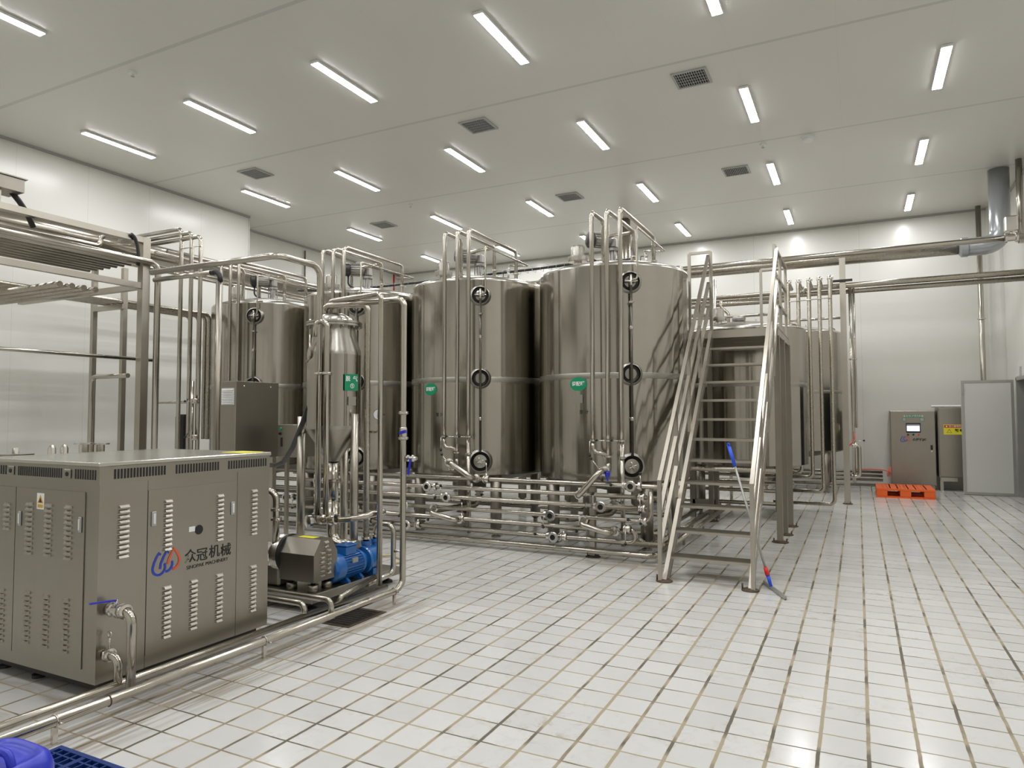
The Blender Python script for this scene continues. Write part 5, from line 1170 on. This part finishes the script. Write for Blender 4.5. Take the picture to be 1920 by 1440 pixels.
# green sign on the vessel
def onV(u, v, r=VR + 0.003):
    q = at(u, v, Y=1.0) - V((0, 0, CAMH)); A_ = q.x ** 2 + q.y ** 2; B_ = -2 * (q.x * VX + q.y * VYc); C_ = VX ** 2 + VYc ** 2 - r * r
    t = (-B_ - math.sqrt(max(0, B_ * B_ - 4 * A_ * C_))) / (2 * A_); p = q * t; p.z += CAMH; return p
p = onV(659, 717, VR + 0.012); nn = V((p.x - VX, p.y - VYc, 0)).normalized(); ri = V((-nn.y, nn.x, 0)); hs = 0.15
s_ = MB().prism([p + ri * x + V((0, 0, z)) for x, z in ((-.075, -.075), (.075, -.075), (.075, .075), (-.075, .075))], -nn * 0.002).build('green_sign', M['green'], dg, label='green square sign with white characters')
for ch, fr, fz, sz in (('脱', 0.24, 0.7, 0.34), ('气', 0.78, 0.7, 0.34), ('①', 0.56, 0.27, 0.34)):
    text_mesh('lettering', ch, hs * sz, M['wink'], p + ri * (fr - 0.5) * 0.15 + V((0, 0, (fz - 0.5) * 0.15)) + nn * 0.001, ri, (0, 0, 1), s_, thick=0.001)
p = onV(660, 752); n = V((p.x - VX, p.y - VYc, 0)).normalized(); ri = V((-n.y, n.x, 0)); MB().prism([p + ri * x + V((0, 0, z)) for x, z in ((-.045, -.04), (.045, -.04), (.045, .04), (-.045, .04))], n * 0.003).build('name_plate', M['seam'], dg)
for v in (690, 762):
    p = V((VX - VR, VYc - 0.02, vz(v, 575))); MB().lathe([(0.05, 0), (0.05, 0.02), (0.035, 0.03), (0, 0.03)], p + V((0.01, 0, 0)), (-1, -0.2, 0), 24).build('sight_port', M['dome'], dg)
# pipework standing round the vessel
def vp(pts, r, lab, mat='pipe', bend=0.06, name='process_pipe', cl=()): return pipe_thing(pts, r, lab, mat=mat, bend=bend, name=name, cl=cl)
ztop = vz(566, 700)
xA = at(727, 700, Y=YE).x; xB = at(688, 700, Y=YE + 0.1).x
vp([(VX - 0.07, VYc, zf0 + 0.05), (VX - 0.07, VYc, ztop + 0.04), (xA, YE - 0.1, ztop + 0.04), (xA, YE - 0.1, 0.14)], 0.024, 'process pipe from the vessel lid falling between the pump and the skid end')
yP = y_p + 0.22
xq = MX
vp([(VX + 0.0, VYc, zf0 + 0.08), (VX + 0.0, VYc, ztop), (xq, nk[0], ztop), (xq, nk[0], MZ + 0.16)], 0.028, 'rust stained process pipe from the vessel lid down to the blue pump', mat='pipe2', cl=[((xq, nk[0], MZ + 0.19), (0, 0, 1))])
o = vp([(xq, nk[1], MZ + 0.16), (xq, nk[1], MZ + 0.3), (xq + 0.22, nk[1] - 0.02, MZ + 0.3), (xq + 0.22, nk[1] - 0.02, 0.15), (xq + 0.22, nk[1] - 0.4, 0.13)], 0.024, 'inverted U pipe leaving the blue pump on its right', bend=0.07, cl=[((xq, nk[1], MZ + 0.19), (0, 0, 1))])
# clamps, blue valve on the outermost riser o1
xo = FA - 0.02
for z in (1.62, 1.4): MB().clamp((xo, YE, z), (0, 0, 1), 0.028).build('clamp', M['fit'], o1)
zz = at(778, 812, Y=YE).z
v_ = MB().lathe([(0.028, -0.05), (0.034, -0.04), (0.034, 0.04), (0.028, 0.05)], (xo, YE, zz), seg=16).build('ball_valve', M['fit'], o1); MB().bar((xo - 0.01, YE - 0.04, zz), (xo + 0.06, YE - 0.05, zz + 0.015), 0.02, 0.025).build('blue_lever', M['bluep'], v_)
zz = at(790, 860, Y=YE).z
v_ = MB().cyl((xo, YE, zz), (xo + 0.14, YE, zz), 0.016, seg=14).lathe([(0.016, 0.04), (0.028, 0.045), (0.028, 0.06), (0.016, 0.065), (0.016, 0.09), (0.028, 0.095), (0.028, 0.11), (0.016, 0.115)], (xo, YE, zz), (1, 0, 0), 16).build('drain_valve', M['fit'], o1)
MB().bar((xo + 0.09, YE - 0.02, zz - 0.0), (xo + 0.075, YE - 0.03, zz - 0.14), 0.016, 0.012).build('blue_lever', M['bluep'], v_)
zz = at(765, 1034, Y=YE).z; MB().cyl((xo, YE, zz), (xo - 0.07, YE - 0.03, zz), 0.01, 0.014, seg=10).build('bleed_nipple', M['fit'], o1)
# two verticals in front of the vessel
xv = at(598, 700, Y=VYc - 0.28).x; xw = at(613, 700, Y=VYc - 0.28).x; yv = VYc - 0.28
zL = at(600, 500, Y=yv).z
yfar = 5.6
xlft = at(290, 508, Y=yfar).x
yb_ = at(522, 473, X=xv).y
xs_ = at(288, 509, Y=yb_).x; o = vp([(xs_, yb_ - 0.02, zL), (xv, yb_, zL), (xv, yv, zL), (xv, yv, 0.72)][::1], 0.027, 'long overhead pipe from the left rack, turning down in front of the degassing vessel', bend=0.1, name='transfer_pipe')
zL2 = at(613, 615, Y=yv).z
o_2 = vp([(xw - 0.12, yv - 0.02, at(590, 622, Y=yv).z - 0.05), (xw - 0.12, yv - 0.02, zL2 + 0.06), (xw, yv, zL2 + 0.06), (xw, yv, 0.72)], 0.024, 'shorter hooked pipe in front of the degassing vessel', bend=0.06)
zc_ = at(605, 700, Y=yv).z
for x in (xv, xw): MB().clamp((x, yv, zc_), (0, 0, 1), 0.026).build('clamp', M['fit'], o if x == xv else o_2)
MB().cyl((xv, yv - 0.03, zc_), (xw, yv - 0.03, zc_), 0.006, seg=8).build('tie_rod', M['fit'], o_2)
# sampling lines on the vessel's left shoulder
b_ = at(585, 628, Y=yv + 0.05)
vp([(b_.x, yv + 0.03, b_.z), (b_.x, yv + 0.03, vz(672)), (VX - 0.15, VYc - 0.2, vz(680))], 0.012, 'thin sight line on the left shoulder of the degassing vessel', bend=0.03, name='sight_line')
# valve cluster at mid height
p = at(612, 962, Y=yv); t = thing('valve_cluster', p, 'cluster of lever valves and a round gauge below the two vertical pipes', 'valves')
MB().pipe([(xv, yv, 0.74), (xv, yv, 0.66), (xw + 0.25, yv + 0.05, 0.7), (xw + 0.5, yv + 0.2, 0.76)], 0.026, 0.05).build('collector', M['pipe'], t)
g_ = MB().lathe([(0, 0.05), (0.045, 0.045), (0.055, 0.04), (0.055, 0.01), (0.03, 0)], (xv - 0.03, yv - 0.04, 0.67), (-0.3, -1, 0), 24).build('round_gauge', M['fit'], t)
for dx_ in (0.0, 0.1):
    v_ = valve(t, (xw - 0.02 + dx_, yv, 0.69), (1, 0, 0.1), (0.3 if dx_ else 0.9, -0.3, 0.9 if dx_ else 0.2), 0.028, 0.13)
# gauge on the riser right of the vessel
p = at(710, 777, Y=YE + 0.1); t = thing('pressure_gauge', p, 'round pressure gauge on an angled stub right of the degassing vessel', 'gauge')
MB().lathe([(0.0, -0.03), (0.045, -0.03), (0.048, 0.0), (0.048, 0.015), (0.043, 0.02)], p, (0.25, -1, 0), 28).build('case', M['fit'], t)
MB().lathe([(0.043, 0.017), (0, 0.018)], p, (0.25, -1, 0), 28).build('dial', M['wink'], t)
MB().bar(p + V((0.003, -0.02, -0.03)), p + V((0.006, -0.02, 0.03)), 0.003).build('needle', M['ink'], t)
MB().pipe([p - V((0, 0, 0.045)), p - V((0, 0, 0.16)), p - V((0.1, 0, 0.16))], 0.011, 0.03).build('stub', M['pipe'], t)
MB().bar(p + V((-0.03, 0, -0.1)), p + V((0.035, 0, -0.095)), 0.02, 0.008).build('clamp', M['fit'], t)
# elbows between housing and skid at floor level
vp([(-4.6, 3.95, 0.2), (FB - 0.09, 3.95, 0.2), (FB - 0.09, 3.95, 0.1)], 0.022, 'lower elbow pipe passing between housing and skid')
vp([(-4.6, 4.06, 0.22), (FA - 0.03, 4.06, 0.22), (FA - 0.03, 4.06, 0.12)], 0.022, 'upper elbow pipe passing between housing and skid')
vp([at(635, 1132, X=FB - 0.1), at(640, 1118, X=FB - 0.1), (FB - 0.1, 4.8, 0.22)], 0.022, 'short bent pipe lying along the skid side', bend=0.04)
# drain grate
a = at(640, 1150, Z=0.0)
t = thing('floor_drain', (-3.42, 4.3, 0), 'dark floor drain trough below the pump skid', 'drain')
MB().box((-3.8, 4.15, 0.001), (-3.46, 4.62, 0.005)).build('frame', M['rust'], t); MB().box((-3.77, 4.18, 0.005), (-3.49, 4.59, 0.006)).build('opening', M['dark'], t)
b = MB()
for i in range(9): b.box((-3.77, 4.2 + i * 0.045, 0.006), (-3.49, 4.205 + i * 0.045, 0.01))
b.build('grate', M['rust'], t)
pts = [at(u, v, Z=0.02) for u, v in ((712, 1042), (735, 1040), (750, 1046), (752, 1053), (735, 1056))]
MB().tube(fillet([p + V((0, 0, 0.0)) for p in pts], 0.08), 0.012, 8).build('yellow_hose', M['hosey'], label='pale yellow hose looped on the floor behind the blue pump', cat='hose')

# ================================================================== GREY LOUVRED CABINET BEHIND
gY = 5.9
x_l = at(413, 720, Y=gY).x; x_c = at(443, 715, Y=gY).x; ztg = at(443, 714, Y=gY).z; gy1 = at(523, 719, X=x_c).y; zbg = at(443, 862, Y=gY).z
t = thing('louvred_cabinet', ((x_l + x_c) / 2, gY, 0), 'plain steel cabinet with a small white louvre, between the housing and the leftmost tank', 'cabinet')
MB().box((x_l, gY, zbg), (x_c, gy1, ztg), bev=0.004).build('body', M['cab'], t)
for x in (x_l + 0.04, x_c - 0.04):
    for y in (gY + 0.05, gy1 - 0.05): MB().box((x - 0.03, y - 0.03, 0), (x + 0.03, y + 0.03, zbg)).build('leg', M['tube'], t)
MB().box((x_c - 0.004, gY - 0.004, zbg), (x_c + 0.004, gY + 0.006, ztg)).build('door_edge', M['tube'], t)
for y in (gY + 0.12, gy1 - 0.14): MB().sphere((x_c, y, ztg - 0.06), 0.012, 8).build('bolt', M['fit'], t)
gq = gY - 0.01; a, c = at(416, 728, Y=gq), at(438, 759, Y=gq)
b = MB(); b.box((a.x, gY - 0.012, c.z), (c.x, gY, a.z))
for i in range(9): z = c.z + 0.012 + i * (a.z - c.z - 0.02) / 9; b.prism([(a.x + 0.008, gY - 0.012, z), (a.x + 0.008, gY - 0.025, z), (a.x + 0.008, gY - 0.012, z + 0.016)], (c.x - a.x - 0.016, 0, 0))
b.build('white_louvre', M['white'], t)

t = thing('switch_box', (at(540, 820, Y=6.3).x, 6.4, 0), 'small steel switch box with green and black buttons behind the vessel leg', 'switch box')
a, c = at(521, 796, Y=6.3), at(560, 858, Y=6.3)
MB().box((a.x, 6.3, c.z), (c.x, 6.6, a.z), bev=0.004).build('body', M['cab'], t)
p = at(527, 804, Y=6.3); MB().lathe([(0, 0.02), (0.015, 0.02), (0.018, 0)], (p.x, 6.3, p.z), (0, -1, 0), 14).build('green_button', M['green'], t)
p = at(526, 813, Y=6.3); MB().lathe([(0, 0.02), (0.015, 0.02), (0.018, 0)], (p.x, 6.3, p.z), (0, -1, 0), 14).build('black_button', M['knob'], t)
p = at(528, 828, Y=6.3); MB().box((p.x - 0.012, 6.29, p.z - 0.06), (p.x + 0.012, 6.3, p.z + 0.05)).build('slot', M['dark'], t)
for x in (a.x + 0.04, c.x - 0.04): MB().box((x - 0.02, 6.4, 0), (x + 0.02, 6.44, c.z)).build('leg', M['tube'], t)
pts = [at(u, v, Y=y) for u, v, y in ((583, 757, 4.85), (578, 764, 4.8), (566, 797, 4.9), (548, 840, 5.1), (532, 866, 5.3), (518, 872, 5.4), (505, 872, 5.5))]
MB().tube(fillet(pts, 0.25), 0.024, 12).build('black_hose', M['rubber'], label='thick black ribbed hose sloping from the vessel side down to the left', cat='hose')

# ================================================================== LEFT PIPE RACK
LX = -8.0; PY = 5.62
t = thing('pipe_rack', (LX, PY, 0), 'tall square steel frame carrying the overhead pipe bundle at far left', 'pipe rack')
zbm = at(265, 445, X=LX).z
MB().box((LX - 0.05, PY - 0.05, 0), (LX + 0.05, PY + 0.05, zbm)).build('post', M['tube'], t)
MB().box((LX - 0.048, 1.5, zbm - 0.072), (LX + 0.048, PY - 0.051, zbm - 0.001)).build('top_beam', M['tube'], t)
zlb = at(237, 532, X=LX - 0.05).z
MB().box((LX - 0.035, 1.5, zlb - 0.04), (LX + 0.035, PY - 0.05, zlb + 0.03)).build('lower_beam', M['tube'], t)
MB().box((-10.7, PY - 0.035, zlb - 0.04), (LX - 0.05, PY + 0.03, zlb + 0.03)).build('cross_beam', M['tube'], t)
for i, (u, lab) in enumerate(((232, 'nearer'), (176, 'farther'))):
    Yq = 6.6; x = at(u, 600, Y=Yq).x; zq2 = at(u, 528, Y=Yq).z
    MB().box((x - 0.034, Yq - 0.034, 0), (x + 0.034, Yq + 0.034, zq2 + 0.2)).build('rear_post', M['tube'], t)
xa_, xb_ = at(178, 600, Y=6.55).x, at(232, 600, Y=6.55).x; zcb = at(178, 580, Y=6.55).z
MB().box((xa_, 6.52, zcb - 0.04), (xb_, 6.58, zcb + 0.03)).build('tie_beam', M['tube'], t)
# bundle running away from the viewer
zbd = at(270, 489, X=-7.9).z; xin = at(0, 474, Z=zbd).x
for i in range(9):
    x = -7.9 + (xin + 7.9) * i / 8; ye_ = PY + 0.12
    rr = 0.038 if i == 0 else 0.027
    if i == 0: pts = [(x, 1.2, zbd), (x, ye_, zbd), (x, ye_, 0.2)]
    elif i == 1: pts = [(x - 0.0, 1.2, zbd - 0.01), (x, ye_ - 0.08, zbd - 0.01), (x, ye_ - 0.08, 0.2)]
    else: pts = [(x, 1.2, zbd - 0.01), (x, PY - 0.06, zbd - 0.01)]
    lab = 'thick outer pipe of the overhead bundle, bending straight down beside the big post' if i == 0 else ('overhead bundle pipe bending down left of the big post' if i == 1 else 'overhead bundle pipe at far left, %s inwards from the outer one' % (nth + ['seventh', 'eighth', 'ninth'])[i])
    pipe_thing(pts, rr, lab, name='bundle_pipe', bend=0.11)
# bundle crossing from the left
for i in range(4):
    yy = 4.75 + i * 0.14; z = zlb - 0.1
    pipe_thing([(XL + 0.02, yy, z), (-8.25 + 0.0 * i, yy, z)], 0.036, 'crossing pipe below the overhead bundle, %s from the front' % nth[i], name='crossing_pipe', mat='pipe2')
# farther bundle on the tie beam
for i in range(4):
    x = xb_ - 0.09 - i * 0.14
    ye2 = at((393, 385, 373, 357)[i], 590, X=x).y
    pipe_thing([(x, 2.0, zcb + 0.08), (x, ye2, zcb + 0.08), (x, ye2, 1.2)], 0.033, 'rear bundle pipe near the left wall, %s from the right' % nth[i], name='rear_bundle_pipe', mat='pipe2', bend=0.1)
zh = at(450, 503, X=-9.3).z; xh = at(450, 538, Z=zh).x
for i in range(6):
    x = -9.3 + (xh + 9.3) * i / 5
    pipe_thing([(x, 6.9, zh), (x, YJ if x < XL else YB, zh)], 0.03, 'high pipe running back above the leftmost tank, %s from the right' % nth[i], name='high_pipe', mat='pipe')
b_ = at(0, 412, X=-9.9)
MB().pipe([(-9.9, 1.0, b_.z), (-9.9, 10.5, b_.z)], 0.15, None, 32).build('large_main_pipe', M['pipe'], label='very thick polished main pipe high along the left wall', cat='pipe')
p = at(188, 462, X=-8.9); q = at(200, 443, X=-8.9)
o = pipe_thing([(-8.9, 1.5, p.z), (-8.9, p.y, p.z), (-8.9, p.y, q.z), (-8.6, p.y + 0.5, q.z)], 0.032, 'single pipe with an S bend and valves beneath the top beam', name='steam_pipe')
for k_ in (0.4, 0.7): valve(o, V((-8.9, p.y, q.z)).lerp(V((-8.6, p.y + 0.5, q.z)), k_), (0.5, 0.85, 0), (0.8, -0.4, 0.1), 0.036, 0.03)
# three goosenecks left of the tanks
for i, (u, v) in enumerate(((341, 429), (360, 436), (377, 443))):
    Yg = 6.9; p = at(u, v, Y=Yg)
    pipe_thing([(p.x - 1.6, Yg, p.z), (p.x, Yg, p.z), (p.x, Yg, 0.3)], 0.03, '%s of three tall bent pipes between the rack and the leftmost tank' % ('left', 'middle', 'right')[i], name='tall_bent_pipe', bend=0.08)
pa, pb = at(339, 467, Y=6.86), at(377, 480, Y=6.86)
MB().cyl(pa, (pb.x, 6.86, pa.z), 0.007, seg=8).build('tie_rod', M['fit'], label='thin tie rod joining the three tall bent pipes', cat='rod')
pp = at(366, 745, Y=6.9)
o = pipe_thing([(pp.x, 6.85, 2.1), (pp.x, 6.85, 0.9)], 0.025, 'valve fitted vertical pipe before the left wall', name='valved_pipe')
valve(o, at(366, 752, Y=6.85), (0, 0, 1), (-1, 0, 0), 0.03); valve(o, at(366, 820, Y=6.85), (0, 0, 1), (-1, 0, 0), 0.03)
p = at(282, 755, Y=7.2)
p = at(290, 755, Y=7.4); q = at(352, 753, Y=7.4)
pipe_thing([(p.x, 7.4, 0.4), (p.x, 7.4, p.z), (q.x, 7.4, p.z)], 0.02, 'slim pipe with a right angle bend against the pale left wall', name='slim_pipe')
a, c = at(330, 777, Y=8.2), at(344, 845, Y=8.2)
b = MB(); b.box((a.x, 8.2, 0.0), (c.x, 8.24, a.z)); 
for i in range(24): z = 0.92 + i * (a.z - 0.95) / 24; b.box((a.x, 8.185, z), (c.x, 8.2, z + 0.014))
b.build('black_grille', M['rubber'], label='narrow black ribbed grille behind the tall bent pipes', cat='grille')
# low crossing pipe on the left wall side
p = at(0, 685, Y=5.9); q = at(240, 700, X=-8.05)
pipe_thing([(-8.2, 2.6, 2.32), (-8.2, PY + 0.3, 2.32)], 0.022, 'thin bright pipe crossing at mid height left of the big post', name='mid_pipe')
p = at(172, 707, Y=6.4)
pipe_thing([(at(240, 703, Y=6.4).x, 6.4, p.z), (p.x, 6.4, p.z), (p.x, 6.4, 0.4)], 0.034, 'pipe bending down behind the machine housing lid at far left', name='mid_pipe', bend=0.09)
# cable hose by the frame
pts = [at(u, v, X=-8.0) for u, v in ((243, 441), (250, 447), (255, 462), (257, 480), (256, 500))]
MB().tube(fillet([p_ + V((0.07, -0.03, 0)) for p_ in pts], 0.1), 0.022, 10).build('black_hose', M['rubber'], label='short black hose curling beside the top of the big post', cat='hose')
pts = [at(u, v, Y=5.6) for u, v in ((398, 512), (405, 508), (412, 516), (413, 528))]
yq_ = 5.6
qx = at(396, 511, Y=yq_); xs2 = at(290, 518, Y=yq_).x
o = pipe_thing([(xs2, yq_, qx.z), (qx.x, yq_, qx.z)], 0.03, 'shorter overhead pipe below the long one, ending at the black hose', name='transfer_pipe')
MB().tube(fillet(pts, 0.06), 0.03, 12).build('black_hose', M['rubber'], label='black rubber hose elbow hanging in front of the leftmost tank', cat='hose')
px_ = at(408, 700, Y=yq_).x
pipe_thing([(px_, yq_, at(408, 528, Y=yq_).z), (px_, yq_, 0.0)], 0.036, 'pale wrapped standpipe under the black hose elbow', name='standpipe', mat='post')
# steel duct box up left
a = at(47, 338, X=-7.95); c = at(44, 362, X=-7.95); yd = a.y
t = thing('duct_box', (-8.2, yd - 0.8, c.z), 'rectangular steel trunking box on the top beam, cut by the left frame edge', 'duct')
MB().box((-8.25, yd - 2.2, c.z), (-7.95, yd, a.z), bev=0.004).build('trunking', M['cab'], t)
MB().box((-8.27, yd - 2.2, a.z), (-7.93, yd + 0.02, a.z + 0.012)).build('lid', M['cab'], t)
b = MB(); b.box((-8.2, yd - 1.6, zbm), (-8.0, yd - 1.5, c.z)); b.box((-8.2, yd - 0.25, zbm), (-8.0, yd - 0.2, c.z)); b.build('bracket', M['tube'], t)
MB().tube(fillet([(-8.1, yd - 0.05, c.z + 0.02), (-8.1, yd + 0.02, c.z - 0.05), (-8.14, yd + 0.12, c.z - 0.14), (-8.14, yd + 0.2, c.z - 0.3)], 0.1), 0.03, 10).build('black_hose', M['rubber'], label='black corrugated cable hose below the trunking box at the left edge', cat='hose')

# ================================================================== BLUE DRUM AND PALLET
t = thing('blue_drum', (-2.46, 1.1, 0), 'bright blue plastic jerry can standing on the dark blue pallet, bottom left', 'container')
a = at(0, 1362, Z=0.5); 
zdr = 0.5; cxy = at(10, 1410, Z=zdr); rx = (at(88, 1410, Z=zdr) - at(10, 1410, Z=zdr)).length
def sup(cx, cy, hx, hy, z, ex=3.2, k=40, ang=0.0):
    out = []
    for i in range(k):
        a = 2 * math.pi * i / k; c_, s_ = math.cos(a), math.sin(a)
        x = hx * math.copysign(abs(c_) ** (2 / ex), c_); y = hy * math.copysign(abs(s_) ** (2 / ex), s_)
        out.append(V((cx + x * math.cos(ang) - y * math.sin(ang), cy + x * math.sin(ang) + y * math.cos(ang), z)))
    return out
dc = V((-2.36 - 0.165, 1.43 - 0.15, 0)); bb = MB()
lay = [(0.145, 0.86), (0.155, 0.95), (0.18, 1.0), (0.4, 1.0), (0.455, 0.98), (0.485, 0.92), (0.497, 0.82), (0.499, 0.74), (0.488, 0.7), (0.485, 0.5)]
rings = []
for z, sc_ in lay: rings.append(bb.add(sup(dc.x, dc.y, 0.165 * sc_, 0.15 * sc_, z, 3.4)))
for i in range(len(rings) - 1):
    for j in range(40): j2 = (j + 1) % 40; bb.face((rings[i] + j, rings[i] + j2, rings[i + 1] + j2, rings[i + 1] + j), True)
bb.face([rings[0] + j for j in range(40)][::-1]); bb.face([rings[-1] + j for j in range(40)])
t.location = (dc.x, dc.y, 0.14); WO[t.name] = V((dc.x, dc.y, 0.14))
bb.build('can_body', M['bluep'], t)
MB().lathe([(0.045, 0.47), (0.045, 0.5), (0.04, 0.51), (0, 0.51)], (dc.x - 0.08, dc.y - 0.04, 0), seg=20).build('screw_cap', M['bluep'], t)
MB().pipe([(dc.x - 0.02, dc.y, 0.47), (dc.x - 0.0, dc.y, 0.53), (dc.x + 0.1, dc.y, 0.53), (dc.x + 0.13, dc.y, 0.47)], 0.013, 0.03).build('carry_handle', M['bluep'], t)
a = at(110, 1396, Z=0.14)
pc = at(118, 1398, Z=0.14); pe = at(236, 1440, Z=0.14)
pc = at(115, 1397, Z=0.14)
pallet('blue_pallet', pc.x, pc.y - 1.2, pc.x + 1.1, pc.y, 0.14, M['navy'], 'dark blue plastic grid pallet on the floor at the bottom left edge', fat=0.6, fr=0.022, bw=0.1)
